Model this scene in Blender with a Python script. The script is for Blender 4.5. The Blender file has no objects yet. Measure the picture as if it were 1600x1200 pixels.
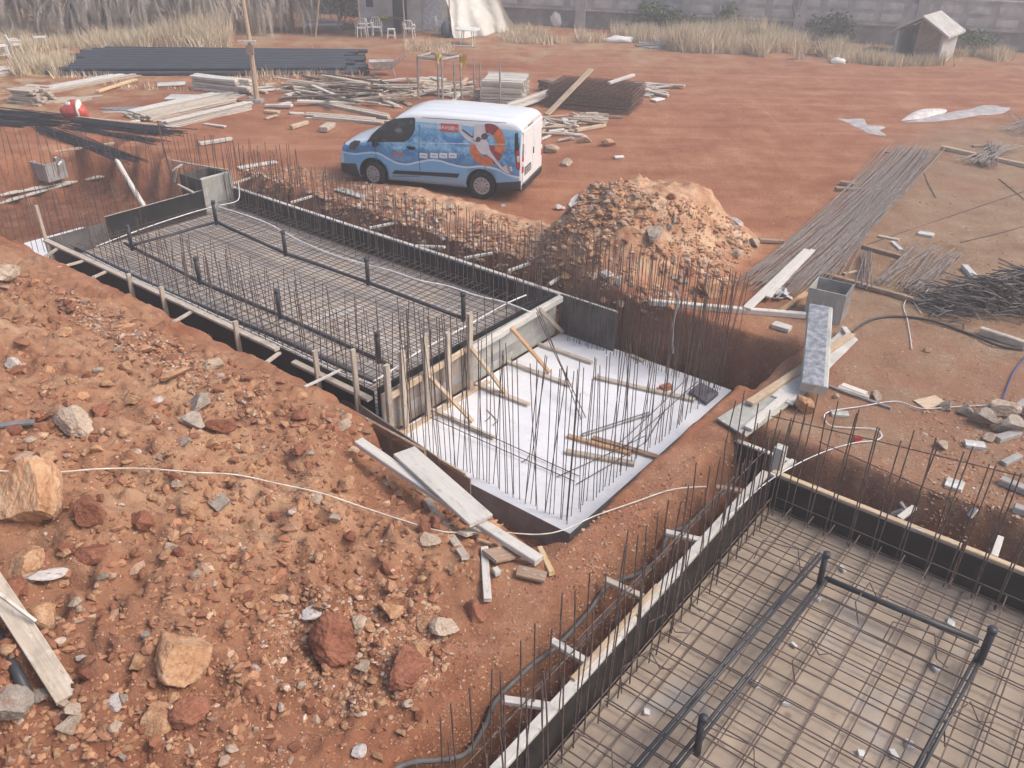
import bpy, bmesh, math, random
import numpy as np
from mathutils import Vector, Matrix, Euler
random.seed(7)
RNG = np.random.default_rng(11)
S = bpy.context.scene
COL = S.collection
R = math.radians

# ------------------------------------------------------------------ camera
CAM_F, CAM_P, CAM_R, CAM_H = 1343.115, 0.5303285, 0.0156534, 6.92818
_c, _s = math.cos(CAM_P), math.sin(CAM_P)
FWD = Vector((0, _c, -_s)); _rt = Vector((1, 0, 0)); _up = Vector((0, _s, _c))
RGT = _rt*math.cos(CAM_R) + _up*math.sin(CAM_R)
UPV = -_rt*math.sin(CAM_R) + _up*math.cos(CAM_R)
EYE = Vector((0, 0, CAM_H))
cd = bpy.data.cameras.new('camera'); cam = bpy.data.objects.new('camera', cd); COL.objects.link(cam)
M = Matrix.Identity(4)
for i in range(3):
    M[i][0], M[i][1], M[i][2], M[i][3] = RGT[i], UPV[i], -FWD[i], EYE[i]
cam.matrix_world = M
cd.sensor_width = 36; cd.lens = CAM_F/1600*36; cd.clip_start = .1; cd.clip_end = 2000
S.camera = cam

# ------------------------------------------------------------------ light
SUN_EL, SUN_AZ = R(50), R(102)       # azimuth measured clockwise from +Y
w = bpy.data.worlds.new('World'); S.world = w; w.use_nodes = True
nt = w.node_tree; bg = nt.nodes['Background']
sky = nt.nodes.new('ShaderNodeTexSky'); sky.sky_type = 'NISHITA'; sky.sun_disc = False
sky.sun_elevation = SUN_EL; sky.sun_rotation = SUN_AZ
sky.air_density = 1.0; sky.dust_density = 5.0; sky.ozone_density = 1.0
nt.links.new(sky.outputs[0], bg.inputs[0]); bg.inputs[1].default_value = .15
sd = bpy.data.lights.new('sun', 'SUN'); sd.energy = 1.3; sd.angle = R(22); sd.color = (1, .93, .84)
so = bpy.data.objects.new('sun', sd); COL.objects.link(so)
_d = Vector((math.sin(SUN_AZ)*math.cos(SUN_EL), math.cos(SUN_AZ)*math.cos(SUN_EL), math.sin(SUN_EL)))
so.rotation_euler = _d.to_track_quat('Z', 'Y').to_euler(); so.location = (20, 10, 30)
S.view_settings.view_transform = 'Standard'; S.view_settings.look = 'None'
S.view_settings.gamma = 1; S.view_settings.exposure = 0.47
S.cycles.max_bounces = 6; S.cycles.diffuse_bounces = 3; S.cycles.volume_bounces = 0
S.cycles.use_denoising = True

# ------------------------------------------------------------------ pixel / frame helpers
def ray(px, py):
    return (FWD + RGT*((px-800)/CAM_F) - UPV*((py-600)/CAM_F))
def at(px, py, z=0.0):
    d = ray(px, py); return EYE + d*((z-EYE.z)/d.z)
TH = 0.6599029
UX, UY = Vector((math.cos(TH), -math.sin(TH), 0)), Vector((math.sin(TH), math.cos(TH), 0))
def UV(u, v, z=0.0):
    q = UX*u + UY*v; return Vector((q.x, q.y, z))
def at_v(px, py, v):
    d = ray(px, py); return EYE + d*((v - EYE.dot(UY))/d.dot(UY))
def at_u(px, py, u):
    d = ray(px, py); return EYE + d*((u - EYE.dot(UX))/d.dot(UX))
def uvof(p): return p.dot(UX), p.dot(UY)
FRAME_ROT = -TH

# ------------------------------------------------------------------ numpy noise
def _hash(ix, iy, seed):
    n = (ix*374761393 + iy*668265263 + seed*1442695041) & 0xFFFFFFFF
    n = ((n ^ (n >> 13))*1274126177) & 0xFFFFFFFF
    return ((n ^ (n >> 16)) & 0xFFFF)/65535.0
def vnoise(x, y, seed=0):
    x0 = np.floor(x).astype(np.int64); y0 = np.floor(y).astype(np.int64)
    fx = x-x0; fy = y-y0; fx = fx*fx*(3-2*fx); fy = fy*fy*(3-2*fy)
    a = _hash(x0, y0, seed); b = _hash(x0+1, y0, seed); c = _hash(x0, y0+1, seed); d = _hash(x0+1, y0+1, seed)
    return (a*(1-fx)+b*fx)*(1-fy) + (c*(1-fx)+d*fx)*fy
def fbm(x, y, seed=0, o=4, g=.5):
    s = 0; a = 1; t = 0
    for k in range(o):
        s = s + a*vnoise(x*2**k+k*17.3, y*2**k-k*9.1, seed+k); t += a; a *= g
    return s/t
def worley(x, y, seed=0):
    x0 = np.floor(x).astype(np.int64); y0 = np.floor(y).astype(np.int64); best = np.full(x.shape, 9.0)
    for i in (-1, 0, 1):
        for j in (-1, 0, 1):
            cx = x0+i; cy = y0+j; dx = cx+.15+.7*_hash(cx, cy, seed)-x; dy = cy+.15+.7*_hash(cx, cy, seed+7)-y
            best = np.minimum(best, (dx*dx+dy*dy)/(.35+.65*_hash(cx, cy, seed+13))**2)
    return np.sqrt(best)
def sst(x, a, b):
    t = np.clip((x-a)/(b-a), 0, 1); return t*t*(3-2*t)

# ------------------------------------------------------------------ terrain height
def boxm(u, v, u0, u1, v0, v1, w, n):
    d = np.maximum(np.maximum(u0-u, u-u1), np.maximum(v0-v, v-v1)) + n
    return 1-sst(d, -w/2, w/2)
CT, ST = math.cos(TH), math.sin(TH)
def terrain(x, y):
    """height and zone weights (mound, cut, heap) at world x, y"""
    u = CT*x - ST*y; v = ST*x + CT*y
    r = np.hypot(x, y)
    n1 = fbm(x*.35, y*.35, 3, 4)-.5; n2 = fbm(x*1.6, y*1.6, 9, 4)-.5; n3 = fbm(x*6, y*6, 21, 3)-.5
    h = .10*n1 + .05*n2 + .02*n3
    # far ground stays close to level; wheel ruts beside the van
    # left spoil mound
    e = .55*(fbm(x*.9, y*.9, 40, 3)-.5) + .25*(fbm(x*3.5, y*3.5, 44, 2)-.5)
    edge = 7.35-1.05*sst(u, -9.2, -6.4)
    m = sst(edge-v+e, 0, 1.3)*(.36-.22*sst(u, -10, -7)) + sst(6.7-v+e*2, .3, 4.4)*1.0
    ms = sst(-3.75-.12*(v-3)-u+e, 0, 4.2)
    mound = np.clip(sst(7.35-v+e, 0, .5)*sst(-3.75-.12*(v-3)-u+e, 0, 1.0), 0, 1)*(1-sst(-u, 24, 34))
    mh = m*ms*(1-sst(-u, 22, 32))
    lump = (fbm(x*1.3, y*1.3, 51, 5, .55)-.5)*.62 + (.5-np.abs(fbm(x*2.6, y*2.6, 57, 2, .5)-.5)*3)*.10 + (fbm(x*5.5, y*5.5, 61, 3, .65)-.5)*.24
    h = h + mh + mound*lump*(.35+.65*np.clip(mh, 0, 1))
    near = mound > .05
    if near.any():
        xx, yy = x[near], y[near]; msk = sst(fbm(xx*.55, yy*.55, 101, 3, .6), .40, .60)
        cl = np.clip(.55-worley(xx*3.1+n2[near]*2, yy*3.1, 5), 0, 1)*.26*msk + np.clip(.5-worley(xx*6.5, yy*6.5+n2[near]*2, 9), 0, 1)*.13*(.3+.7*msk) + np.clip(.5-worley(xx*1.35, yy*1.35, 15), 0, 1)*.32*sst(fbm(xx*.4, yy*.4, 111, 2), .48, .62)
        cl = cl*(.6+.8*(vnoise(xx*14, yy*14, 121))); h[near] += mound[near]*cl
    # rubble heap in the middle and the low bank of broken stone in front of the van
    hx, hy = 2.9, 17.7
    a = x-hx; b = y-hy
    rr = np.hypot((a*.94+b*.34)/3.1, (b*.94-a*.34)/2.2) + .35*(fbm(x*.8, y*.8, 71, 3)-.5)
    heap = 1-sst(rr, .0, 1.05)
    hh = 1.30*sst(heap, 0, .86)**.9
    bk = sst(v, 13.55, 14.2)*(1-sst(v, 14.9, 15.9+.8*(fbm(x*.7, y*.7, 77, 2)-.5)))*sst(u, -17.5, -14)*(1-sst(u, -8.6, -6.5))
    h = h + hh + bk*.28 + (heap**.5*.9 + bk)*((fbm(x*2.2, y*2.2, 81, 4, .6)-.5)*.34)
    nh = (heap > .02) | (bk > .05)
    if nh.any():
        xx, yy = x[nh], y[nh]; q_ = np.clip(np.maximum(heap[nh]**.4, bk[nh]*.5), 0, 1)
        h[nh] += q_*(np.clip(.55-worley(xx*2.4, yy*2.4, 33), 0, 1)*.17 + np.clip(.5-worley(xx*5, yy*5, 35), 0, 1)*.10)*sst(fbm(xx*.8, yy*.8, 131, 3), .36, .58)
    heapz = np.clip(np.maximum(sst(heap, .02, .2), bk), 0, 1)
    # ridge between the white slab and the near pool
    rg = np.exp(-((u+4.3)/.42)**2)*sst(v, 5.5, 7.2)*(1-sst(v, 11.5, 12.8))
    h = h - .04*rg + rg*((fbm(x*3.2, y*3.2, 87, 4, .6)-.5)*.08)
    h = h - .42*sst(v, 5.7, 6.9)*sst(u, -8.7, -7.5)*(1-sst(u, -5.0, -4.3))*(1-sst(v, 7.4, 8))
    # pits
    en = .22*(fbm(x*1.1, y*1.1, 91, 3)-.5) + .10*(fbm(x*4, y*4, 95, 2)-.5)
    cut = np.zeros_like(h)
    for (u0, u1, v0, v1, z, wd) in ((-19.75, -8.7, 7.42, 13.5, -.78, .30), (-8.98, -4.57, 7.30, 13.35, -1.42, .26), (-8.0, -4.56, 7.0, 8.5, -1.42, .30),
                                    (-5.6, -4.35, 11.9, 13.3, -1.25, .5),
                                    (-3.78, 14, -6, 10.62, -.78, .35), (-25.5, -19.6, 6.9, 12.6, -1.12, .35)):
        k = boxm(u, v, u0, u1, v0, v1, wd, en*(.5 if z < -1.4 else 1))
        h = h*(1-k) + (z+.04*n2)*k
        cut = np.maximum(cut, boxm(u, v, u0, u1, v0, v1, wd*1.9, en*(.5 if z < -1.4 else 1)))
    return h, mound, cut, heapz
def H1(x, y):
    return float(terrain(np.array([x]), np.array([y]))[0][0])
def hit(px, py, lift=0.0):
    """where the sight line through a photo pixel meets the terrain"""
    d = ray(px, py)
    t0 = (2.6-EYE.z)/d.z; t1 = (-1.5-EYE.z)/d.z
    for n_ in (110, 30):
        ts = np.linspace(t0, t1, n_); z = EYE.z + d.z*ts; h = terrain(d.x*ts, d.y*ts)[0]
        k = np.nonzero(z < h)[0]; i_ = int(k[0]) if len(k) else n_-1; t0, t1 = ts[max(0, i_-1)], ts[i_]
    t = t1
    p = EYE + d*float(t); p.z = H1(p.x, p.y)+lift
    return p

# ------------------------------------------------------------------ object helpers
def tag(o, label=None, cat=None, group=None, kind=None):
    if label: o['label'] = label
    if cat: o['category'] = cat
    if group: o['group'] = group
    if kind: o['kind'] = kind
    return o
def empty(name, loc=(0, 0, 0), rz=0.0):
    o = bpy.data.objects.new(name, None); o.empty_display_size = .2
    COL.objects.link(o); o.location = loc; o.rotation_euler = (0, 0, rz); return o
def copy_tree(o, parent=None):
    c = o.copy(); COL.objects.link(c)
    if parent: c.parent = parent
    for ch in list(o.children): copy_tree(ch, c)
    return c
class MB:
    def __init__(s): s.v = []; s.f = []; s.m = []; s.cm = 0
    def add(s, vs, fs):
        b = len(s.v); s.v += [tuple(q) for q in vs]
        s.f += [tuple(b+i for i in f) for f in fs]; s.m += [s.cm]*len(fs)
    def box(s, c, d, rot=None):
        c = Vector(c); vs = []
        for i in (-1, 1):
            for j in (-1, 1):
                for k in (-1, 1):
                    q = Vector((i*d[0]/2, j*d[1]/2, k*d[2]/2))
                    if rot: q = rot @ q
                    vs.append(c+q)
        s.add(vs, [(0, 1, 3, 2), (4, 6, 7, 5), (0, 4, 5, 1), (2, 3, 7, 6), (0, 2, 6, 4), (1, 5, 7, 3)])
    def prism(s, pts, n):
        """flat outline pts pushed along vector n"""
        n = Vector(n); k = len(pts); P = [Vector(q) for q in pts]
        s.add(P + [q+n for q in P], [tuple(range(k-1, -1, -1)), tuple(range(k, 2*k))] + [(i, (i+1) % k, k+(i+1) % k, k+i) for i in range(k)])
    def ring(s, c, ax, r, n, ref=None):
        ax = Vector(ax).normalized(); ref = Vector((0, 0, 1)) if abs(ax.z) < .9 else Vector((1, 0, 0))
        a = ax.cross(ref).normalized(); b = ax.cross(a)
        return [Vector(c) + a*(r*math.cos(2*math.pi*i/n)) + b*(r*math.sin(2*math.pi*i/n)) for i in range(n)]
    def tube(s, pts, r, n=6, cap=True):
        P = [Vector(q) for q in pts]; k = len(P); rr = r if isinstance(r, (list, tuple)) else [r]*k
        vs = []; pa = None
        for i in range(k):
            ax = (P[min(i+1, k-1)]-P[max(i-1, 0)]).normalized()
            if pa is None:
                ref = Vector((0, 0, 1)) if abs(ax.z) < .9 else Vector((1, 0, 0)); a = ax.cross(ref).normalized()
            else:
                a = (pa - ax*pa.dot(ax)).normalized()
            pa = a; b = ax.cross(a)
            vs += [P[i] + a*(rr[i]*math.cos(2*math.pi*j/n)) + b*(rr[i]*math.sin(2*math.pi*j/n)) for j in range(n)]
        fs = [(i*n+j, i*n+(j+1) % n, (i+1)*n+(j+1) % n, (i+1)*n+j) for i in range(k-1) for j in range(n)]
        if cap: fs += [tuple(range(n-1, -1, -1)), tuple(range((k-1)*n, k*n))]
        s.add(vs, fs)
    def build(s, name, mats, parent=None, smooth=False, origin=True, loc=None, rz=0.0):
        V = [Vector(q) for q in s.v]; off = Vector((0, 0, 0))
        if origin and parent is None and loc is None and V:
            xs = [q.x for q in V]; ys = [q.y for q in V]
            off = Vector(((min(xs)+max(xs))/2, (min(ys)+max(ys))/2, min(q.z for q in V)))
            V = [q-off for q in V]
        me = bpy.data.meshes.new(name); me.from_pydata([tuple(q) for q in V], [], s.f); me.update()
        for mt in (mats if isinstance(mats, (list, tuple)) else [mats]): me.materials.append(mt)
        if any(s.m): me.polygons.foreach_set('material_index', s.m)
        if smooth: me.polygons.foreach_set('use_smooth', [True]*len(me.polygons))
        o = bpy.data.objects.new(name, me); COL.objects.link(o)
        if parent: o.parent = parent
        else: o.location = loc if loc is not None else off; o.rotation_euler = (0, 0, rz)
        return o
def frame_of(p0, p1, up=Vector((0, 0, 1))):
    x = (p1-p0).normalized()
    if abs(x.dot(up)) > .97: up = UX
    y = up.cross(x).normalized(); z = x.cross(y)
    m = Matrix.Identity(4)
    for i in range(3): m[i][0], m[i][1], m[i][2] = x[i], y[i], z[i]
    return m
def plank_mesh(L, w, t, warp=.006, ends=True):
    """weathered board along +X: chamfered section, slightly bent, ragged ends"""
    ch = min(w, t)*.12; n = 7
    sec = [(-w/2+ch, -t/2), (w/2-ch, -t/2), (w/2, -t/2+ch), (w/2, t/2-ch), (w/2-ch, t/2), (-w/2+ch, t/2), (-w/2, t/2-ch), (-w/2, -t/2+ch)]
    a, b = random.uniform(-1, 1)*warp, random.uniform(-1, 1)*warp; tw = random.uniform(-.02, .02)
    vs = []; fs = []
    for i in range(n):
        f = i/(n-1); x = f*L; yb = a*L*math.sin(math.pi*f); zb = b*L*math.sin(math.pi*f)*.5
        ca, sa = math.cos(tw*(f-.5)), math.sin(tw*(f-.5))
        for y, z in sec:
            jx = random.uniform(-.006, .006) if i in (0, n-1) else 0
            vs.append((x+jx, y*ca-z*sa+yb, y*sa+z*ca+zb))
    for i in range(n-1):
        for j in range(8): fs.append((i*8+j, i*8+(j+1) % 8, (i+1)*8+(j+1) % 8, (i+1)*8+j))
    fs += [tuple(range(7, -1, -1)), tuple(range((n-1)*8, n*8))]
    me = bpy.data.meshes.new('plank'); me.from_pydata(vs, [], fs); me.update(); return me
def plank(name, p0, p1, w, t, mat, label=None, cat=None, group=None, parent=None, up=Vector((0, 0, 1)), warp=.006):
    """board whose underside centre line runs p0 -> p1"""
    L = (p1-p0).length; me = plank_mesh(L, w, t, warp); me.materials.append(mat)
    o = bpy.data.objects.new(name, me); COL.objects.link(o)
    m = frame_of(p0, p1, up); z = Vector((m[0][2], m[1][2], m[2][2]))
    m.translation = p0 + z*(t/2)
    if parent:
        o.parent = parent; o.matrix_local = parent_mat(parent).inverted() @ m
    else: o.matrix_world = m
    tag(o, label, cat, group); return o
def parent_mat(o):
    return Matrix.Translation(o.location) @ o.rotation_euler.to_matrix().to_4x4()

# ------------------------------------------------------------------ materials
class N:
    """small node-graph helper"""
    def __init__(s, name, rough=.9, spec=.25, metal=0.0):
        s.m = bpy.data.materials.new(name); s.m.use_nodes = True; s.t = s.m.node_tree
        s.b = s.t.nodes['Principled BSDF']; s.b.inputs['Roughness'].default_value = rough
        s.b.inputs['Specular IOR Level'].default_value = spec; s.b.inputs['Metallic'].default_value = metal
    def nd(s, k, **kw):
        n = s.t.nodes.new(k)
        for a, b in kw.items(): setattr(n, a, b)
        return n
    def put(s, sock, v):
        if isinstance(v, bpy.types.NodeSocket): s.t.links.new(v, sock)
        elif isinstance(v, (tuple, list)) and len(v) == 3 and sock.type == 'RGBA': sock.default_value = (*v, 1)
        else: sock.default_value = v
    def tex(s, kind='Object'): return s.nd('ShaderNodeTexCoord').outputs[kind]
    def pos(s): return s.nd('ShaderNodeNewGeometry').outputs['Position']
    def map(s, v, scale=(1, 1, 1), rot=(0, 0, 0), loc=(0, 0, 0)):
        n = s.nd('ShaderNodeMapping'); s.put(n.inputs[0], v); n.inputs['Scale'].default_value = scale
        n.inputs['Rotation'].default_value = rot; n.inputs['Location'].default_value = loc; return n.outputs[0]
    def noise(s, v, sc, det=4, ro=.55, dist=0):
        n = s.nd('ShaderNodeTexNoise'); s.put(n.inputs['Vector'], v); n.inputs['Scale'].default_value = sc
        n.inputs['Detail'].default_value = det; n.inputs['Roughness'].default_value = ro; n.inputs['Distortion'].default_value = dist
        return n.outputs[0]
    def vor(s, v, sc, feat='F1', out=0):
        n = s.nd('ShaderNodeTexVoronoi', feature=feat); s.put(n.inputs['Vector'], v); n.inputs['Scale'].default_value = sc
        return n.outputs[out]
    def ramp(s, f, stops):
        n = s.nd('ShaderNodeValToRGB'); s.put(n.inputs[0], f); e = n.color_ramp.elements
        while len(e) < len(stops): e.new(.5)
        for k, (p, c) in zip(e, stops): k.position = p; k.color = (*c, 1) if len(c) == 3 else c
        return n.outputs[0]
    def mix(s, f, a, b, mode='MIX'):
        n = s.nd('ShaderNodeMix', data_type='RGBA', blend_type=mode)
        s.put(n.inputs[0], f); s.put(n.inputs[6], a); s.put(n.inputs[7], b); return n.outputs[2]
    def math(s, op, a, b=0.0, c=0.0):
        n = s.nd('ShaderNodeMath', operation=op); s.put(n.inputs[0], a); s.put(n.inputs[1], b)
        if op in ('MULTIPLY_ADD', 'SMOOTH_MIN', 'COMPARE'): s.put(n.inputs[2], c)
        return n.outputs[0]
    def lin(s, f, a, b, lo=0.0, hi=1.0):
        n = s.nd('ShaderNodeMapRange', interpolation_type='SMOOTHSTEP'); s.put(n.inputs[0], f)
        n.inputs[1].default_value = a; n.inputs[2].default_value = b; n.inputs[3].default_value = lo; n.inputs[4].default_value = hi
        return n.outputs[0]
    def rnd(s): return s.nd('ShaderNodeObjectInfo').outputs['Random']
    def attr(s, name): return s.nd('ShaderNodeAttribute', attribute_name=name)
    def col(s, c): s.put(s.b.inputs['Base Color'], c)
    def bump(s, h, k=.5, d=.02):
        n = s.nd('ShaderNodeBump'); n.inputs['Strength'].default_value = k; n.inputs['Distance'].default_value = d
        s.put(n.inputs['Height'], h); s.put(s.b.inputs['Normal'], n.outputs[0])
def shade(c, k): return tuple(min(1, q*k) for q in c)
def wood_mat(name, c0, c1, stain=.5):
    n = N(name, .92, .15); o = n.tex('Object'); r = n.rnd()
    off = n.nd('ShaderNodeVectorMath', operation='ADD'); n.put(off.inputs[0], o)
    cx = n.nd('ShaderNodeCombineXYZ'); 
    for i in range(3): n.put(cx.inputs[i], n.math('MULTIPLY', r, 37.0+11*i))
    n.put(off.inputs[1], cx.outputs[0]); o = off.outputs[0]
    g = n.noise(n.map(o, (1.2, 26, 26)), 1.6, 5, .6, .4)
    st = n.noise(o, 3.2, 4, .6)
    c = n.mix(n.lin(g, .3, .7), c0, c1)
    c = n.mix(n.lin(st, .5, .72, 0, stain), c, shade(c0, .45))
    c = n.mix(n.lin(n.noise(n.map(o, (.6, 2, 2)), 9, 4, .7), .55, .66, 0, .7), c, (.66, .64, .61)); c = n.mix(n.lin(n.noise(n.map(o, (1, 3, 3), (0, 0, 0), (3, 1, 7)), 6, 4, .75), .58, .68, 0, .6), c, (.24, .15, .11))
    c = n.mix(n.math('MULTIPLY', r, .30), c, shade(c0, .55))
    n.col(c); n.bump(g, .5, .006); return n.m
def plain(name, c, rough=.6, spec=.4, metal=0.0, var=.25, sc=6, bump=0):
    n = N(name, rough, spec, metal); o = n.tex('Object')
    k = n.noise(o, sc, 5, .6); n.col(n.mix(n.lin(k, .35, .7), shade(c, 1-var), shade(c, 1+var*.5)))
    if bump: n.bump(n.noise(o, sc*6, 4), bump, .004)
    return n.m
W_GREY = wood_mat('weathered_timber', (.47, .395, .32), (.60, .52, .43))
W_PALE = wood_mat('cement_stained_timber', (.60, .57, .52), (.70, .67, .62), .25)
W_BROWN = wood_mat('brown_timber', (.30, .20, .14), (.40, .29, .21))
W_TAN = wood_mat('tan_timber', (.50, .37, .25), (.62, .48, .34), .3)
W_NEW = wood_mat('fresh_timber', (.66, .47, .25), (.74, .57, .33), .1)
W_ORANGE = wood_mat('orange_timber', (.50, .29, .16), (.60, .38, .22), .2)
W_DARK = wood_mat('dark_timber', (.15, .10, .075), (.22, .15, .11))
PLY_BLACK = plain('black_film_plywood', (.022, .02, .021), .5, .4, 0, .5, 3)
def ply_grey_mat(name, c, c2):
    n = N(name, .8, .25); o = n.tex('Object')
    a = n.noise(o, 1.7, 5, .62); b = n.noise(n.map(o, (3, 3, .6)), 4, 4)
    q = n.mix(n.lin(a, .38, .66), c, c2); q = n.mix(n.lin(b, .55, .75, 0, .6), q, shade(c2, 1.5)); n.col(q)
    n.bump(b, .2, .004); return n.m
PLY_GREY = ply_grey_mat('grey_plywood', (.085, .078, .076), (.15, .14, .135))
PLY_CEM = ply_grey_mat('cement_coated_plywood', (.34, .34, .31), (.48, .48, .45))
PLY_BROWN = ply_grey_mat('brown_plywood', (.25, .205, .175), (.36, .30, .26))
SHEET_PALE = ply_grey_mat('pale_sheet', (.47, .455, .43), (.62, .605, .58))
REBAR = plain('rusty_rebar', (.155, .112, .100), .75, .35, .1, .5, 14)
REBAR_GREY = plain('grey_rebar', (.25, .215, .20), .6, .4, .2, .4, 10)
PVC = plain('dark_grey_pipe', (.045, .047, .056), .45, .4, 0, .2, 5)
PVC_BLUE = plain('blue_black_pipe', (.055, .06, .075), .4, .5, 0, .2, 2)
CORD = plain('pale_cord', (.70, .66, .58), .7, .2)
CORD_W = plain('white_cable', (.80, .80, .79), .6, .2)
PLASTIC_W = plain('white_plastic', (.78, .77, .74), .5, .4, 0, .08)
METAL_G = plain('galvanised_metal', (.38, .38, .39), .45, .5, .5, .25, 5)

# ------------------------------------------------------------------ ground
def ground_mat():
    n = N('red_earth', .95, .1); p = n.pos(); z = n.attr('zone')
    sp = n.nd('ShaderNodeSeparateColor'); n.put(sp.inputs[0], z.outputs[0]); mound, cut, heap = sp.outputs
    sx = n.nd('ShaderNodeSeparateXYZ'); n.put(sx.inputs[0], p); X, Y = sx.outputs[0], sx.outputs[1]
    big = n.noise(p, .22, 5, .55); mid = n.noise(p, 1.3, 6, .62); fin = n.noise(p, 11, 5, .7); gr = n.noise(p, 55, 3, .7)
    # driven red earth with streaks along the wheel tracks
    st = n.math('ADD', n.math('MULTIPLY', n.noise(n.map(p, (.13, 1.0, 1), (0, 0, R(-36))), .9, 6, .62, 1.2), .45), n.math('MULTIPLY', n.noise(p, .5, 6, .6), .55))
    road = n.ramp(n.math('ADD', n.math('MULTIPLY', st, .6), n.math('MULTIPLY', mid, .4)),
                  [(.33, (0.215, 0.078, 0.040)), (.46, (0.290, 0.116, 0.063)), (.56, (0.355, 0.162, 0.092)), (.70, (0.479, 0.283, 0.175))])
    tr = n.noise(n.map(p, (.05, 1.7, 1), (0, 0, R(-40))), 1.0, 3, .5, .25); road = n.mix(n.lin(tr, .54, .68, 0, .26), road, (0.204, 0.078, 0.046)); road = n.mix(n.lin(tr, .46, .34, 0, .26), road, (0.469, 0.260, 0.166))
    tr2 = n.noise(n.map(p, (.06, 2.6, 1), (0, 0, R(-12)), (7, 3, 0)), 1.0, 3, .5, .3); road = n.mix(n.math('MULTIPLY', n.lin(tr2, .58, .70, 0, .30), n.lin(Y, 33, 26)), road, (0.459, 0.250, 0.156))
    # trodden tan yard among the bars, right
    yard = n.ramp(n.math('ADD', n.math('MULTIPLY', mid, .7), n.math('MULTIPLY', fin, .3)),
                  [(.30, (0.165, 0.096, 0.057)), (.45, (0.255, 0.164, 0.106)), (.60, (0.310, 0.217, 0.148)), (.75, (0.410, 0.318, 0.223))])
    ym = n.math('SUBTRACT', n.math('MULTIPLY', X, .86), n.math('MULTIPLY', Y, .50))      # right of the track
    ym = n.lin(n.math('ADD', ym, n.math('MULTIPLY', big, 3.0)), -2.6, .2)
    ym = n.math('MULTIPLY', ym, n.lin(Y, 33, 27))
    yr = n.math('MAXIMUM', n.lin(n.noise(p, .55, 4, .6), .50, .64, 0, .55), n.math('MULTIPLY', n.lin(Y, 15.5, 12.5), n.lin(n.noise(p, .8, 5, .6), .36, .56, 0, .85)))
    yard = n.mix(yr, yard, n.mix(mid, (0.230, 0.112, 0.070), (0.337, 0.185, 0.121)))
    c = n.mix(ym, road, yard)
    # dry pale dirt and trash grass towards the wall
    far = n.lin(n.math('ADD', Y, n.math('MULTIPLY', big, 9.0)), 41, 50)
    c = n.mix(n.math('MULTIPLY', far, n.lin(n.noise(p, .6, 4, .6), .42, .62, .05, .75)), c, n.mix(mid, (0.300, 0.202, 0.119), (0.500, 0.404, 0.253)))
    dry = n.lin(n.math('ADD', n.math('MULTIPLY', X, -1.0), n.math('MULTIPLY', big, 12)), 17, 26)
    dry = n.math('MULTIPLY', dry, n.lin(Y, 25, 30)); dry = n.math('MULTIPLY', dry, n.lin(mid, .42, .6))
    c = n.mix(n.math('MULTIPLY', dry, .8), c, (0.460, 0.374, 0.219))
    # spoil mound
    ma = n.noise(p, .8, 6, .62); mb = n.noise(n.map(p, (1, 1, 1), (0, 0, 0), (5, 2, 1)), 2.6, 6, .65)
    mo = n.ramp(n.math('ADD', n.math('MULTIPLY', n.noise(p, .33, 4, .55), .45), n.math('ADD', n.math('MULTIPLY', ma, .35), n.math('MULTIPLY', mb, .25))),
                [(.34, (0.145, 0.061, 0.036)), (.44, (0.238, 0.107, 0.059)), (.52, (0.317, 0.161, 0.094)), (.62, (0.414, 0.255, 0.157)), (.76, (0.493, 0.365, 0.248))])
    mo = n.mix(n.math('MULTIPLY', n.lin(n.math('ADD', Y, n.math('MULTIPLY', big, 4.0)), 10.0, 7.0), n.lin(ma, .35, .62, .15, .75)), mo, (0.193, 0.082, 0.052))
    c = n.mix(mound, c, mo)
    c = n.mix(heap, c, n.ramp(mb, [(.33, (0.340, 0.162, 0.096)), (.5, (0.500, 0.293, 0.183)), (.68, (0.620, 0.465, 0.315))]))
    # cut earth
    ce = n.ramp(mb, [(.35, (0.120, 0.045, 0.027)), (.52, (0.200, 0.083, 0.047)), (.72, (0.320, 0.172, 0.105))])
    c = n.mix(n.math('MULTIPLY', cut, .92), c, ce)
    # pebbles and dust
    c = n.mix(n.lin(fin, .56, .72, 0, .35), c, (0.520, 0.374, 0.244))
    c = n.mix(n.lin(fin, .30, .44, .35, 0), c, (0.150, 0.056, 0.031))
    vz = n.vor(p, 16); c = n.mix(n.math('MULTIPLY', n.lin(vz, .20, .10), n.lin(mid, .45, .6)), c, (0.579, 0.445, 0.306))
    n.col(c)
    hgt = n.math('ADD', n.math('MULTIPLY', fin, .6), n.math('MULTIPLY', gr, .35)); hgt = n.math('SUBTRACT', hgt, n.math('MULTIPLY', n.vor(p, 22), .25))
    n.bump(hgt, .85, .035); return n.m
SOIL = ground_mat()
def axis(lo, hi, step, far_lo, far_hi, g=1.13):
    a = list(np.arange(lo, hi, step)); s = step
    while a[-1] < far_hi: s = min(s*g, 12); a.append(a[-1]+s)
    s = step; b = []; x = lo
    while x > far_lo: s = min(s*g, 12); x -= s; b.append(x)
    return np.array(b[::-1]+a)
gx = axis(-15.0, 9.0, .048, -260, 260); gy = axis(3.2, 19.5, .048, -40, 420)
GX, GY = np.meshgrid(gx, gy)
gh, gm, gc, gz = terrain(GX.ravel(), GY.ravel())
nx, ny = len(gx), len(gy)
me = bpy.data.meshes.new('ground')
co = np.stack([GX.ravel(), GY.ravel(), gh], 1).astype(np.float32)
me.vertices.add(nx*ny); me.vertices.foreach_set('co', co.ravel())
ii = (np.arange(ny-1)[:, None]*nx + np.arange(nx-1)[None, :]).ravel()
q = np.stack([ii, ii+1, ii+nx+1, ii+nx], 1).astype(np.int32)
me.loops.add(q.size); me.loops.foreach_set('vertex_index', q.ravel())
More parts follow.
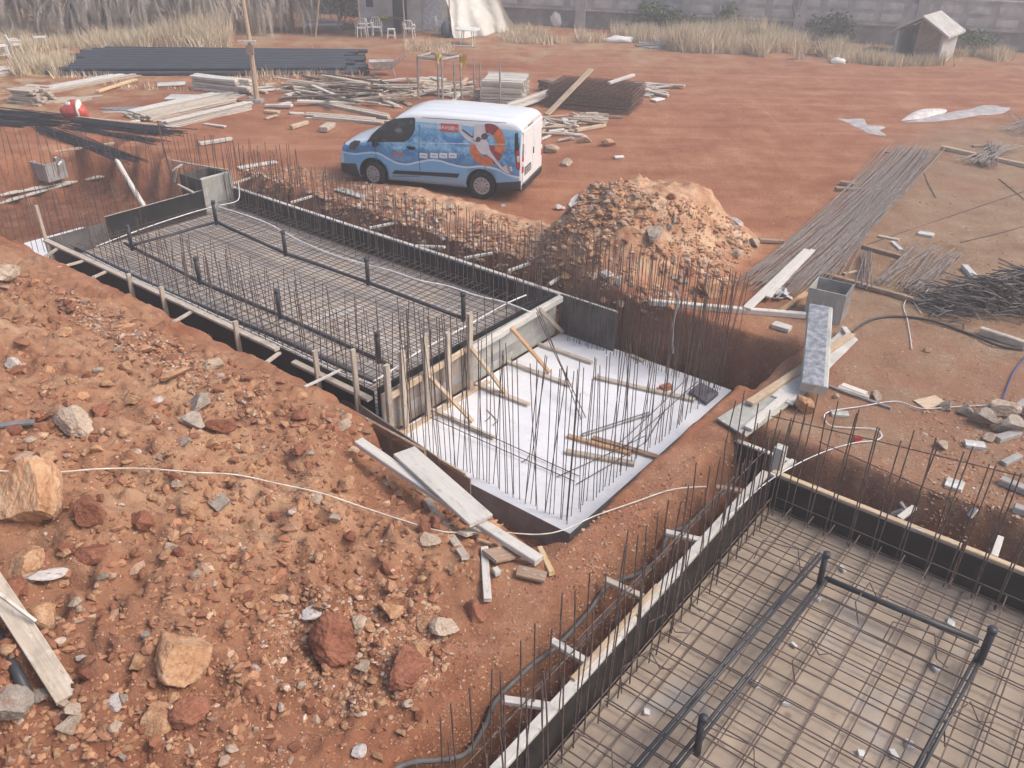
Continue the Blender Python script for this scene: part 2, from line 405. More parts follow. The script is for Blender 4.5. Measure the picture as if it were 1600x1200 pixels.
me.polygons.add(len(q)); me.polygons.foreach_set('loop_start', np.arange(len(q), dtype=np.int32)*4)
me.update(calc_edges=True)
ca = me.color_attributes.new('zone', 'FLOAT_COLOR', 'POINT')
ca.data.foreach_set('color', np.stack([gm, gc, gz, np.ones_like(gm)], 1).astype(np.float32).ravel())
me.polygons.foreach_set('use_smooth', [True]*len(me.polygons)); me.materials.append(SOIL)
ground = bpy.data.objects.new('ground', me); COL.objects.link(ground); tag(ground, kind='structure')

# ------------------------------------------------------------------ concrete
def blinding_mat():
    n = N('blinding_concrete', .75, .3); o = n.tex('Object')
    a = n.noise(o, .9, 6, .65, .3); b = n.noise(o, 4.5, 5, .65); d = n.noise(o, 40, 3)
    c = n.ramp(a, [(.34, (.38, .345, .315)), (.46, (.48, .45, .42)), (.54, (.50, .43, .36)), (.66, (.58, .55, .52))])
    c = n.mix(n.lin(b, .52, .70, 0, .5), c, (.36, .25, .165)); c = n.mix(n.lin(b, .28, .42, .45, 0), c, (.25, .225, .205))
    c = n.mix(n.lin(n.vor(o, 2.2), .10, .04, 0, .6), c, (.16, .11, .08))
    n.col(c); n.put(n.b.inputs['Roughness'], n.lin(a, .4, .6, .55, .85)); n.bump(d, .3, .004); return n.m
def white_slab_mat():
    n = N('pale_fresh_concrete', .8, .25); o = n.tex('Object')
    a = n.noise(o, 1.1, 5, .6); b = n.noise(o, 7, 4, .6)
    c = n.mix(n.lin(a, .35, .65), (.69, .70, .73), (.78, .79, .82)); c = n.mix(n.lin(b, .58, .75, 0, .5), c, (.55, .53, .51)); c = n.mix(n.lin(n.noise(o, 2.1, 6, .72), .58, .70, 0, .40), c, (.52, .43, .37))
    c = n.mix(n.lin(n.vor(o, 1.7), .05, .02, 0, .7), c, (.35, .28, .24))
    n.col(c); n.bump(b, .2, .006); return n.m
def side_conc_mat():
    n = N('raw_concrete_edge', .85, .2); o = n.tex('Object'); a = n.noise(o, 3, 6, .65)
    n.col(n.mix(n.lin(a, .35, .68), (.30, .285, .28), (.40, .385, .375))); n.bump(a, .3, .01); return n.m
def tan_floor_mat():
    n = N('dusty_tan_concrete', .8, .25); o = n.tex('Object')
    a = n.noise(o, .8, 6, .62, .4); b = n.noise(o, 3.1, 6, .7); d = n.noise(o, 45, 3)
    c = n.ramp(a, [(.34, (.27, .225, .19)), (.45, (.36, .29, .225)), (.55, (.42, .335, .255)), (.66, (.38, .35, .32))])
    c = n.mix(n.lin(b, .54, .70, 0, .6), c, (.30, .215, .15)); c = n.mix(n.lin(b, .27, .42, .5, 0), c, (.46, .42, .38))
    c = n.mix(n.lin(n.vor(o, 1.7), .12, .03, 0, .7), c, (.13, .09, .07)); c = n.mix(n.lin(n.noise(o, 16, 4, .7), .62, .72, 0, .6), c, (.20, .14, .10))
    n.col(c); n.bump(d, .3, .004); return n.m
BLIND, WSLAB, CEDGE, TANF = blinding_mat(), white_slab_mat(), side_conc_mat(), tan_floor_mat()
def uvbox(mb, u0, u1, v0, v1, z0, z1):
    """box given in frame coordinates, for objects placed with rz = FRAME_ROT at the origin"""
    mb.box(((u0+u1)/2, (v0+v1)/2, (z0+z1)/2), (u1-u0, v1-v0, z1-z0))
def fplace(o):
    """object built in frame coordinates: give it its own base as origin"""
    me = o.data; n = len(me.vertices); a = np.empty(n*3, np.float32); me.vertices.foreach_get('co', a); a = a.reshape(-1, 3)
    lo, hi = a.min(0), a.max(0); c = np.array([(lo[0]+hi[0])/2, (lo[1]+hi[1])/2, lo[2]], np.float32)
    me.vertices.foreach_set('co', (a-c).ravel()); me.update()
    o.location = UV(float(c[0]), float(c[1]), float(c[2])); o.rotation_euler = (0, 0, FRAME_ROT); return o
def slab(name, u0, u1, v0, v1, z0, z1, top, side, label, cat='slab'):
    nu, nv = max(2, int((u1-u0)/.25)), max(2, int((v1-v0)/.25))
    mb = MB(); vs = []
    for j in range(nv+1):
        for i in range(nu+1):
            vs.append((u0+(u1-u0)*i/nu, v0+(v1-v0)*j/nv, z1 + (.008*random.uniform(-1, 1) if 0 < i < nu and 0 < j < nv else 0)))
    mb.add(vs, [(j*(nu+1)+i, j*(nu+1)+i+1, (j+1)*(nu+1)+i+1, (j+1)*(nu+1)+i) for j in range(nv) for i in range(nu)])
    mb.cm = 1
    mb.add([(u0, v0, z0), (u1, v0, z0), (u1, v1, z0), (u0, v1, z0), (u0, v0, z1), (u1, v0, z1), (u1, v1, z1), (u0, v1, z1)],
           [(0, 1, 5, 4), (1, 2, 6, 5), (2, 3, 7, 6), (3, 0, 4, 7), (3, 2, 1, 0)])
    o = mb.build(name, [top, side], loc=Vector((0, 0, 0))); fplace(o); tag(o, label, cat); return o
P1 = (-19.35, -8.95, 8.0, 12.8); P1F = -.64
P2 = (-3.06, 4.5, -2.0, 9.88); P2F = -.68
slab('concrete_slab', P1[0]+.02, P1[1]+.10, P1[2]+.02, P1[3]-.02, P1F-.16, P1F, BLIND, CEDGE, 'stained grey blinding concrete floor under the rebar of the long far pool')
slab('concrete_slab', P2[0]+.02, P2[1], P2[2], P2[3]-.02, P2F-.16, P2F, TANF, CEDGE, 'brownish blinding concrete floor under the rebar of the near pool at lower right')
slab('concrete_slab', -8.80, -5.08, 7.93, 13.05, -1.46, -1.0, WSLAB, CEDGE, 'bright white concrete slab at the bottom of the deep pit')
slab('concrete_slab', -21.9, -19.9, 7.5, 9.9, -1.25, -1.0, WSLAB, CEDGE, 'white concrete slab in the pit beyond the left end of the far pool')

# ------------------------------------------------------------------ formwork
def form(label):
    e = empty('formwork', UV((P1[0]+P1[1])/2, P1[2], -.7), FRAME_ROT); tag(e, label, 'formwork'); return e
def fpart(e, name, mat, boxes, label=None):
    """boxes in frame coordinates, hung under the formwork empty"""
    mb = MB(); u0, v0 = uvof(e.location); z0 = e.location.z
    for b in boxes: uvbox(mb, b[0]-u0, b[1]-u0, b[2]-v0, b[3]-v0, b[4]-z0, b[5]-z0)
    o = mb.build(name, mat, e); tag(o, label); return o
def fplank(e, name, mat, p0, p1, w, t, label=None, up=Vector((0, 0, 1)), warp=.004):
    return plank(name, p0, p1, w, t, mat, label, parent=e, up=up, warp=warp)
def efor(u, v, z, label):
    e = empty('formwork', UV(u, v, z), FRAME_ROT); tag(e, label, 'formwork'); return e

# long far pool: near side
TOPZ = -.13
e1 = efor(-14, 7.95, -.8, 'near side formwork of the far pool with grey rail, stakes and dark boards')
fpart(e1, 'board', PLY_BLACK, [(-19.3, -14.2, 7.955, 7.975, -.76, TOPZ-.02), (-14.19, -8.98, 7.955, 7.975, -.76, TOPZ-.03)])
fplank(e1, 'rail', W_GREY, UV(-19.35, 7.88, TOPZ-.05), UV(-11.28, 7.88, TOPZ-.05), .12, .055)
fplank(e1, 'rail', W_GREY, UV(-10.85, 7.87, TOPZ-.15), UV(-8.98, 7.87, TOPZ-.17), .12, .06)
fplank(e1, 'rail', W_BROWN, UV(-11.1, 7.70, -.56), UV(-7.55, 7.62, -.62), .05, .13, 'brown lower rail near the stakes')
for (a, b) in (((199, 427), (208, 470)), ((250, 447), (261, 505)), ((366, 501), (376, 552)), ((490, 547), (501, 615)), ((549, 545), (561, 637))):
    pt = at_v(*a, 7.80); pb = at_v(*b, 7.80)
    fplank(e1, 'stake', W_GREY, Vector((pt.x, pt.y, -.78)), pt, .09, .05, up=UX, warp=.01)
for (a, b) in (((92, 395), (62, 408)), ((131, 407), (91, 420)), ((167, 427), (146, 435)), ((300, 490), (272, 505)), ((437, 557), (416, 569))):
    pa = at_v(*a, 7.86); pa.z = TOPZ-.09; pb = at(*b, .0); fplank(e1, 'strut', W_GREY, pa, pb, .07, .045)
# far side
e2 = efor(-14, 12.82, -.8, 'far side formwork of the far pool with pale rail over black boards')
fpart(e2, 'board', PLY_BLACK, [(-19.3, -14.6, 12.825, 12.845, -.76, TOPZ-.02), (-14.59, -9.85, 12.825, 12.845, -.76, TOPZ-.022)])
fplank(e2, 'rail', W_PALE, UV(-19.5, 12.90, TOPZ-.05), UV(-14.3, 12.90, TOPZ-.05), .10, .055)
fplank(e2, 'rail', W_PALE, UV(-14.28, 12.895, TOPZ-.05), UV(-8.85, 12.91, TOPZ-.05), .10, .055)
for a, b in (((455, 318), (505, 303)), ((365, 288), (428, 268)), ((577, 358), (648, 343)), ((650, 386), (695, 388)), ((727, 405), (770, 397)), ((795, 425), (828, 413)), ((858, 446), (908, 414)), ((345, 272), (382, 262))):
    pa = at(*a, TOPZ-.05); pb = at(*b, -.05); fplank(e2, 'strut', W_PALE, pa, pb, .075, .05)
# continuation towards the deep pit: bare grey board
e3 = efor(-8.2, 12.9, -1.0, 'bare grey plywood board standing at the far edge of the white slab')
fpart(e3, 'board', PLY_GREY, [(-9.84, -8.87, 12.827, 12.846, -.76, -.14)])
fpart(e3, 'board', PLY_GREY, [(-8.86, -7.55, 12.93, 12.95, -1.0, -.16)])
fpart(e3, 'batten', W_PALE, [(-8.86, -7.54, 12.952, 12.99, -.19, -.15)])
# left end
e4 = efor(-19.4, 10.4, -.8, 'dark plywood end wall at the left of the far pool')
fpart(e4, 'board', PLY_BLACK, [(-19.42, -19.40, 9.35, 12.0, -.76, -.02)])
fpart(e4, 'board', PLY_GREY, [(-19.425, -19.402, 7.96, 9.33, -.80, -.14)], 'grey lower board')
fpart(e4, 'batten', W_GREY, [(-19.46, -19.422, 9.35, 12.0, -.06, -.018)])
fplank(e4, 'stake', W_GREY, UV(-19.45, 7.93, -.8), UV(-19.5, 7.93, .62), .07, .05, up=UX)
# square column form behind the corner
e5 = empty('column_form', UV(-19.75, 12.45, -.75), FRAME_ROT); tag(e5, 'cement stained column form at the far left corner of the pool', 'formwork')
fpart(e5, 'panel', PLY_CEM, [(-19.38, -19.35, 11.98, 12.84, -.74, .26)])
fpart(e5, 'panel', PLY_GREY, [(-20.35, -19.39, 11.99, 12.02, -.74, .24)])
fpart(e5, 'panel', PLY_GREY, [(-20.35, -19.37, 12.85, 12.88, -.70, .22), (-20.38, -20.355, 12.0, 12.87, -.7, .2)])
fpart(e5, 'batten', W_PALE, [(-19.346, -19.30, 12.78, 12.84, -.5, .32), (-19.40, -19.346, 11.97, 12.76, .262, .30)])
for a, b, z0, z1 in (((268, 252), (360, 268), .3, .3), ((278, 290), (302, 302), .05, .0), ((270, 268), (285, 258), .2, .3), ((274, 285), (278, 262), -.1, .3)):
    plank('timber', at(*a, z0), at(*b, z1), .06, .045, W_GREY, 'thin grey batten framing the stained column form', 'timber', 'battens around the column form')
# right end: cross wall above the white slab
e6 = efor(-8.85, 10.4, -1.0, 'cross wall formwork with thick pale beam between far pool and white slab')
fpart(e6, 'board', PLY_CEM, [(-8.875, -8.855, 10.2, 12.80, -.995, -.17)], 'greenish cement coated board')
fpart(e6, 'board', PLY_BROWN, [(-8.875, -8.855, 8.0, 10.19, -.995, -.20)], 'brown board')
fpart(e6, 'board', PLY_BLACK, [(-8.94, -8.90, 8.0, 12.80, -.64, -.10)], 'black inner board')
b0 = at_u(611, 619, -8.78); b1 = at_u(735, 546, -8.78); b2 = at_u(874, 468, -8.78)
fplank(e6, 'beam', W_TAN, b0-Vector((0, 0, .06)), b1+Vector((0, 0, .0)), .05, .11)
fplank(e6, 'beam', W_PALE, at_u(733, 551, -8.74)-Vector((0, 0, .05)), at_u(876, 471, -8.74), .11, .13)
for a, b in (((600, 572), (609, 655)), ((624, 550), (634, 657)), ((660, 527), (663, 637)), ((696, 521), (700, 611)), ((731, 491), (733.5, 598))):
    pt = at_u(*a, -8.72); fplank(e6, 'stake', W_GREY, Vector((pt.x, pt.y, -1.0)), pt, .07, .10, up=UY, warp=.008)
fplank(e6, 'sole_plate', W_TAN, UV(-8.66, 8.1, -.998), UV(-8.66, 10.45, -.998), .10, .04)
for a, b, mt in (((797, 513), (857, 584), W_ORANGE), ((735, 546), (790, 619), W_TAN), ((668, 589), (737, 661), W_TAN), ((842, 486), (878, 522), W_GREY)):
    pa = at_u(*a, -8.68); pb = at(*b, -.98); fplank(e6, 'brace', mt, pa, pb, .045, .075, up=UY)
# near left skirt of the white slab
e7 = efor(-7.7, 7.8, -1.0, 'low brown grey board leaning along the near edge of the white slab')
pl0, pl1 = at_v(640, 676, 7.82), at_v(736, 748, 7.82)
mb = MB(); a = at_v(560, 628, 7.82); zb = -1.30
qs = [Vector((a.x, a.y, -1.2)), Vector((pl1.x, pl1.y, -1.42)), Vector((pl1.x, pl1.y, pl1.z)), Vector((a.x, a.y, a.z-.02))]
mb.prism([(Matrix.Rotation(TH, 3, 'Z') @ (k-e7.location)) for k in qs], (0, -.022, 0)); o = mb.build('board', PLY_BROWN, e7)
fplank(e7, 'rail', W_TAN, at_v(685, 720, 7.75), at_v(727, 745, 7.75), .03, .06)

# near pool
e8 = efor(-3.1, 4, -.8, 'long left formwork of the near pool with pale rail over black board')
for k, (a, b) in enumerate(((9.86, 7.02), (7.01, 3.6), (3.59, -2))):
    fpart(e8, 'board', PLY_BLACK, [(-3.10, -3.08, b, a, -.76, -.185+.004*k)])
fplank(e8, 'rail', W_PALE, UV(-3.17, 9.9, -.21), UV(-3.17, 6.42, -.21), .115, .07)
fplank(e8, 'rail', W_TAN, UV(-3.20, 6.95, -.205), UV(-3.19, 5.2, -.20), .06, .10)
fplank(e8, 'rail', W_PALE, UV(-3.165, 6.38, -.21), UV(-3.165, 3.9, -.21), .12, .075)
fplank(e8, 'rail', W_PALE, UV(-3.17, 3.86, -.205), UV(-3.17, 0.5, -.205), .12, .075)
for a, b, mt in (((1100, 848), (1040, 834), W_PALE), ((1005, 936), (945, 908), W_GREY), ((922, 1040), (862, 1004), W_PALE), ((868, 1108), (786, 1096), W_PALE), ((1172, 772), (1118, 764), W_BROWN)):
    fplank(e8, 'strut', mt, at(*a, -.20), at(*b, -.17), .085, .05)
e9 = efor(0, 9.95, -.8, 'upper formwork of the near pool with pale rail over black board')
fpart(e9, 'board', PLY_BLACK, [(-3.07, -.6, 9.90, 9.92, -.76, -.18), (-.59, 4.5, 9.90, 9.92, -.76, -.183)])
fplank(e9, 'rail', W_TAN, UV(-3.1, 9.975, -.21), UV(-.62, 9.975, -.205), .09, .075)
fplank(e9, 'rail', W_TAN, UV(-.58, 9.975, -.21), UV(4.5, 9.975, -.205), .09, .075)
for a, b in (((1205, 745), (1240, 722)), ((1405, 812), (1428, 795)), ((1552, 872), (1562, 842))):
    fplank(e9, 'strut', W_PALE, at(*a, -.2), at(*b, -.15), .08, .05)
e10 = efor(-3.5, 10.35, -.8, 'short dark board closing the trench end at the near pool corner')
fpart(e10, 'board', PLY_BLACK, [(-4.05, -3.12, 10.30, 10.32, -.76, -.16)])
fplank(e10, 'rail', W_PALE, UV(-4.1, 10.36, -.20), UV(-3.0, 10.36, -.20), .08, .06)
o = fpart(e9, 'post', PLY_CEM, [(-3.16, -3.02, 10.02, 10.16, -.7, .20)], 'stained corner post')

# ------------------------------------------------------------------ reinforcing bars
_bars = {}
def bar_mesh(kind, mat, r, bend, seed):
    key = (kind, mat.name, r, bend, seed)
    if key not in _bars:
        rr = random.Random(seed); mb = MB(); n = 6; a = rr.uniform(-1, 1)*bend; b = rr.uniform(-1, 1)*bend
        pts = [(a*math.sin(math.pi*i/n*.9)*(i/n), b*(i/n)**2, i/n) for i in range(n+1)]
        mb.tube(pts, r, 5); me = bpy.data.meshes.new(kind)
        me.from_pydata(mb.v, [], mb.f); me.materials.append(mat); me.update(); _bars[key] = me
    return _bars[key]
def bar(name, p0, p1, r=.008, mat=None, parent=None, bend=.02, label=None, group=None, cat='rebar'):
    me = bar_mesh(name, mat or REBAR, r, bend, random.randrange(7))
    o = bpy.data.objects.new(name, me); COL.objects.link(o)
    d = p1-p0; L = d.length; q = d.to_track_quat('Z', 'Y')
    m = Matrix.Translation(p0) @ q.to_matrix().to_4x4() @ Matrix.Rotation(random.uniform(0, 6.28), 4, 'Z') @ Matrix.Diagonal((1, 1, L, 1))
    if parent: o.parent = parent; o.matrix_local = parent_mat(parent).inverted() @ m
    else:
        o.matrix_world = m; tag(o, label, cat, group)
    return o
def mat_thing(label, u0, u1, v0, v1, z, su, sv, r, loc_z):
    e = empty('rebar_mat', UV((u0+u1)/2, (v0+v1)/2, loc_z), FRAME_ROT); tag(e, label, 'rebar')
    n = int(round((u1-u0)/su)); m = int(round((v1-v0)/sv))
    for i in range(n+1):
        u = u0+(u1-u0)*i/n+random.uniform(-.025, .025); s = random.uniform(-.03, .03)
        bar('cross_bar', UV(u-s, v0+random.uniform(-.05, .05), z+random.uniform(-.01, .01)), UV(u+s, v1+random.uniform(-.05, .05), z+random.uniform(-.01, .01)), r, REBAR, e, .012)
    for j in range(m+1):
        v = v0+(v1-v0)*j/m+random.uniform(-.02, .02); s = random.uniform(-.03, .03)
        bar('long_bar', UV(u0+random.uniform(-.05, .05), v-s, z+2*r+random.uniform(-.008, .008)), UV(u1+random.uniform(-.05, .05), v+s, z+2*r+random.uniform(-.01, .01)), r, REBAR, e, .012)
    return e
mat_thing('lower rebar mat just above the floor of the far pool', P1[0]+.1, P1[1]-.05, P1[2]+.08, P1[3]-.08, P1F+.05, .21, .21, .0062, P1F)
mat_thing('upper rebar mat raised over the lower one in the far pool', P1[0]+.12, P1[1]-.07, P1[2]+.10, P1[3]-.10, P1F+.27, .21, .21, .0062, P1F)
mat_thing('lower rebar mat just above the brownish floor of the near pool', P2[0]+.1, 4.2, -1.6, P2[3]-.1, P2F+.05, .36, .30, .0085, P2F)
mat_thing('upper rebar mat with wide squares in the near pool', P2[0]+.1, 4.2, -1.6, P2[3]-.1, P2F+.23, .30, .24, .0085, P2F)

STUFF_BARS = MB()
def starters(line, n, zb, zt, label, group, r=.0085, pair=0, lean=.06, jit=.04, stuff=False):
    """row of upright bars along a frame line ((u0,v0),(u1,v1))"""
    (u0, v0), (u1, v1) = line; mb = STUFF_BARS; out = []
    for i in range(n):
        f = i/max(1, n-1)
        for k in range(2 if pair else 1):
            u = u0+(u1-u0)*f+random.uniform(-jit, jit)+(pair if abs(u1-u0) > abs(v1-v0) else 0)*k*random.uniform(.5, 1.2)
            v = v0+(v1-v0)*f+random.uniform(-jit, jit)+(pair if abs(u1-u0) <= abs(v1-v0) else 0)*k*random.uniform(.5, 1.2)
            a, b = random.gauss(0, lean), random.gauss(0, lean)
            p0 = UV(u, v, zb); p1 = UV(u+a, v+b, zt+random.uniform(-.16, .12))
            if stuff: mb.tube([p0, (p0+p1)/2+Vector((random.uniform(-.02, .02), random.uniform(-.02, .02), 0)), p1], r, 4)
            else: out.append(bar('starter_bar', p0, p1, r, REBAR, None, .03, label, group))
    return out
G = 'upright starter bars'
starters(((-19.2, 12.72), (-9.0, 12.70)), 84, P1F+.03, 1.08, '', None, .0075, stuff=True)
starters(((-19.1, 12.45), (-9.0, 12.45)), 26, P1F+.03, .30, '', None, .0075, stuff=True)
starters(((-17.6, 8.12), (-9.1, 8.12)), 38, P1F+.03, .85, 'thin starter bar standing in the row along the near side of the far pool', G+' near side of far pool')
starters(((-16.5, 8.55), (-9.2, 8.6)), 20, P1F+.03, .78, 'thin starter bar standing in the second row inside the near side of the far pool', G+' second near row')
starters(((-17.5, 9.05), (-9.4, 9.1)), 44, P1F+.03, .62, '', None, .0065, stuff=True)
starters(((-18.8, 13.0), (-9.2, 13.0)), 60, -.6, .95, '', None, .006, .0, .07, .06, stuff=True)
starters(((-8.6, 13.1), (-5.2, 13.2)), 26, -1.0, 1.1, '', None, .006, stuff=True)
starters(((-3.05, 9.5), (-3.05, 2.2)), 26, P2F, .8, '', None, .007, stuff=True)
starters(((-9.12, 8.4), (-9.12, 12.5)), 14, P1F+.03, .35, '', None, stuff=True)
starters(((-8.5, 8.12), (-5.25, 8.10)), 24, -1.0, 1.5, 'tall thin starter bar on the near edge of the white slab', G+' near edge of white slab', .0065, pair=.07, lean=.09)
starters(((-5.28, 8.2), (-5.28, 12.8)), 25, -1.0, 1.3, 'tall thin starter bar on the right edge of the white slab', G+' right edge of white slab', .0065, pair=.09, lean=.08)
starters(((-8.5, 12.75), (-5.4, 12.9)), 26, -1.0, 1.2, 'tall thin starter bar on the far edge of the white slab', G+' far edge of white slab', .0062, pair=.07, lean=.06)
starters(((-9.4, 13.05), (-5.3, 13.15)), 34, -.9, 1.15, 'rusty starter bar between the white slab and the rubble heap', G+' beside the rubble heap', .0062, lean=.06)
starters(((-2.90, 9.7), (-2.90, 1.5)), 42, P2F+.03, .95, 'rusty starter bar just inside the left formwork of the near pool', G+' left side of near pool', .009, lean=.04)
starters(((-3.32, 9.6), (-3.32, 2.0)), 34, -.75, .85, 'rusty starter bar outside the left formwork of the near pool', G+' outside left side of near pool', .009, lean=.04)
starters(((-2.75, 9.72), (4.2, 9.72)), 24, P2F+.03, 1.30, 'rusty paired starter bar inside the upper formwork of the near pool', G+' upper side of near pool', .009, pair=.05, lean=.04)
starters(((-3.9, 10.2), (-2.9, 10.2)), 7, -.7, .75, 'rusty starter bar crowded at the corner of the near pool', G+' corner of near pool', .009)
starters(((-19.75, 8.1), (-19.95, 12.2)), 34, -1.0, .75, 'thin starter bars beyond the left end wall of the far pool', None, .0075, stuff=True)
starters(((-24.3, 8.3), (-20.6, 10.3)), 20, -1.0, .35, 'thin starter bars rising from the white slab in the left pit', None, .0075, stuff=True)
starters(((-26.2, 9.2), (-20.4, 13.2)), 46, -.3, .95, 'thin starter bars along the far edge of the left pit', None, .0075, stuff=True)
starters(((-20.2, 12.3), (-17.2, 13.4)), 26, -.4, 1.15, 'tall starter bars behind the column form', None, .0075, stuff=True)
starters(((-22, 7.3), (-20.1, 8.4)), 14, -.8, .6, '', None, .0075, stuff=True)
tag(STUFF_BARS.build('starter_bars', REBAR), 'many thin starter bars along the edges of the far pool and behind the white slab', 'rebar', None, 'stuff')
bar('starter_bar', at(271, 292, 0), at(271, 292, 0)+Vector((-.12, .05, 1.65)), .02, REBAR, None, .01, 'single thick dark bar rising above the left pit')

# ------------------------------------------------------------------ pipes, cables
def pipe(name, pts, r, mat, label, cat, n=8, parent=None, smooth=True):
    mb = MB(); mb.tube(pts, r, n)
    return tag(mb.build(name, mat, parent, smooth=smooth), label, cat)
def spline(pts, k=6):
    P = [Vector(q) for q in pts]; out = []
    for i in range(len(P)-1):
        a, b, c, d = P[max(0, i-1)], P[i], P[i+1], P[min(len(P)-1, i+2)]
        for j in range(k):
            t = j/k; out.append(.5*((2*b)+(c-a)*t+(2*a-5*b+4*c-d)*t*t+(3*b-a-3*c+d)*t**3))
    out.append(P[-1]); return out
ZP = P1F+.34
def conduit(label, path, stubs, r, h, z):
    e = empty('conduit', at(*path[0], z)); tag(e, label, 'pipe'); L = e.location
    mb = MB(); pts_ = [at(*q, z)-L for q in path]
    if 'near pool' in label and 'crossing' not in label:
        sd_ = (pts_[-1]-pts_[0]).normalized().cross(Vector((0, 0, 1)))*.026
        mb.tube([q+sd_ for q in pts_], .019, 8); mb.tube([q-sd_+Vector((0, 0, .01)) for q in pts_], .019, 8)
    else: mb.tube(pts_, r*.85, 8)
    mb.build('run', PVC, e, smooth=True)
    for s in stubs:
        p = at(*s, z)-L; mb = MB(); mb.tube([p-Vector((0, 0, .06)), p+Vector((random.uniform(-.02, .02), 0, h))], r*1.05, 8)
        mb.tube([p+Vector((0, 0, h-.05)), p+Vector((0, 0, h+.01))], r*1.25, 8); mb.build('stub', PVC, e, smooth=True)
conduit('dark conduit with four upright stubs along the far half of the far pool', [(338, 347), (446, 396), (575, 441), (724, 497)], [(338, 347), (446, 396), (575, 441), (724, 497)], .042, .52, ZP)
conduit('dark conduit with three upright stubs along the middle of the far pool', [(195, 380), (312, 440), (437, 493), (592, 562), (612, 572)], [(206, 387), (312, 440), (437, 493), (592, 562)], .042, .52, ZP)
conduit('dark conduit without stubs close to the near side of the far pool', [(118, 388), (260, 455), (420, 522), (585, 596)], [], .045, .3, ZP)
conduit('dark conduit crossing the left end of the far pool', [(200, 385), (338, 347)], [], .04, .3, ZP-.05)
conduit('pair of dark conduits with one stub along the left of the near pool', [(1284, 866), (1150, 1018), (985, 1210)], [(1280, 912), (1090, 1172)], .036, .48, P2F+.29)
conduit('second dark conduit running beside the pair in the near pool', [(1287, 906), (1190, 1030), (1045, 1210)], [], .032, .4, P2F+.29)
conduit('dark conduit crossing the near pool with an upright stub at its right end', [(1289, 903), (1400, 950), (1530, 1002)], [(1532, 1030)], .042, .46, P2F+.30)
conduit('dark conduit running down the right of the near pool', [(1534, 1018), (1490, 1100), (1420, 1230)], [], .04, .4, P2F+.26)
for px, lab in (((338, 322), 'white flexible cable sagging along the far side of the far pool'),):
    pts = [at(x, y, .02+random.uniform(-.03, .03)) for x, y in ((338, 322), (380, 335), (420, 350), (470, 377), (520, 398), (560, 410), (610, 423), (655, 438), (700, 447), (745, 462), (790, 473), (830, 488))]
    pipe('cable', spline(pts), .016, CORD_W, lab, 'cable')
pipe('cable', spline([at(x, y, -.12) for x, y in ((822, 461), (790, 475), (740, 503), (700, 525), (650, 552), (610, 580), (583, 596))]), .015, CORD_W, 'white cable running along the inner side of the cross wall', 'cable')
pipe('cable', spline([at(x, y, -.25) for x, y in ((130, 395), (200, 430), (290, 470), (370, 508), (450, 545), (520, 578), (580, 600))]), .013, CORD_W, 'white cable along the near side of the far pool beside the dark conduit', 'cable')
pipe('cable', spline([at(x, y, -.1) for x, y in ((338, 322), (300, 332), (230, 355), (150, 385))]), .012, CORD_W, 'white cable along the left end of the far pool', 'cable')
pipe('cable', spline([at(x, y, -.05) for x, y in ((342, 321), (370, 314), (374, 300), (372, 285))]), .012, CORD_W, 'short white cable end at the left corner of the far pool', 'cable')
def draped(pts, lift, r, mat, label, name='cord', cat='cord'):
    P = spline([(x, y, 0) for x, y in pts], 8)
    Z = []
    for q in P:
        z = hit(q.x, q.y, 0).z; Z.append(max(z, -.05) if name == 'cord' else z)
    k_ = 6; Zm = [max(Z[max(0, i-3):i+4]) for i in range(len(Z))]; Zs = [sum(Zm[max(0, i-k_):i+k_+1])/len(Zm[max(0, i-k_):i+k_+1]) for i in range(len(Z))]
    return pipe(name, [at(q.x, q.y, z+lift) for q, z in zip(P, Zs)], r, mat, label, cat, 6)
draped([(-20, 735), (80, 738), (150, 733), (225, 732), (300, 738), (370, 742), (440, 757), (500, 770), (560, 790), (620, 810), (680, 828), (712, 832), (780, 832), (840, 835), (880, 828), (930, 806), (990, 785), (1050, 765), (1105, 760)], .03, .009, CORD, 'long pale cord crossing the earth mound and the ridge beside the white slab')
draped([(1135, 810), (1190, 760), (1240, 728), (1290, 705), (1335, 692), (1368, 688), (1378, 680), (1365, 670), (1320, 668), (1296, 664), (1288, 650), (1300, 642), (1345, 635), (1400, 627), (1440, 638), (1500, 635), (1560, 632)], .03, .008, CORD_W, 'white cable looping on the earth above the near pool')
draped([(1425, 545), (1418, 500), (1412, 478), (1422, 466), (1440, 490)], .02, .008, CORD_W, 'thin white cord curled on the tan ground before the small bar bundle')
draped([(1445, 462), (1452, 450), (1465, 450), (1478, 462), (1490, 470)], .03, .009, CORD_W, 'thin pale cord arching beside the tangled bar pile')
draped([(1330, 520), (1360, 500), (1400, 494), (1450, 500), (1510, 520), (1560, 540), (1600, 546)], .03, .022, PVC, 'black hose curving across the tan yard', 'hose', 'hose')
draped([(1605, 555), (1585, 580), (1572, 610), (1566, 632)], .03, .012, plain('blue_hose', (.09, .10, .28), .5), 'blue hose hanging down at the right edge by the stones', 'hose', 'hose')
HOSE = plain('grey_conduit', (.13, .125, .125), .6, .3, 0, .3, 6)
draped([(600, 1215), (640, 1192), (720, 1182), (755, 1140), (775, 1095), (830, 1040), (870, 1010), (920, 955), (950, 915), (1000, 895), (1030, 870), (1045, 835), (1075, 820), (1105, 790)], .05, .028, HOSE, 'grey corrugated conduit lying in the trench left of the near pool', 'conduit', 'pipe')
pipe('cable', spline([at_v(x, y, 13.0) for x, y in ((1055, 452), (1060, 470), (1053, 500), (1051, 525), (1052, 552))]), .02, plain('silver_hose', (.55, .56, .58), .35, .5, .3), 'silver hose hanging down the dark bank behind the white slab', 'hose')
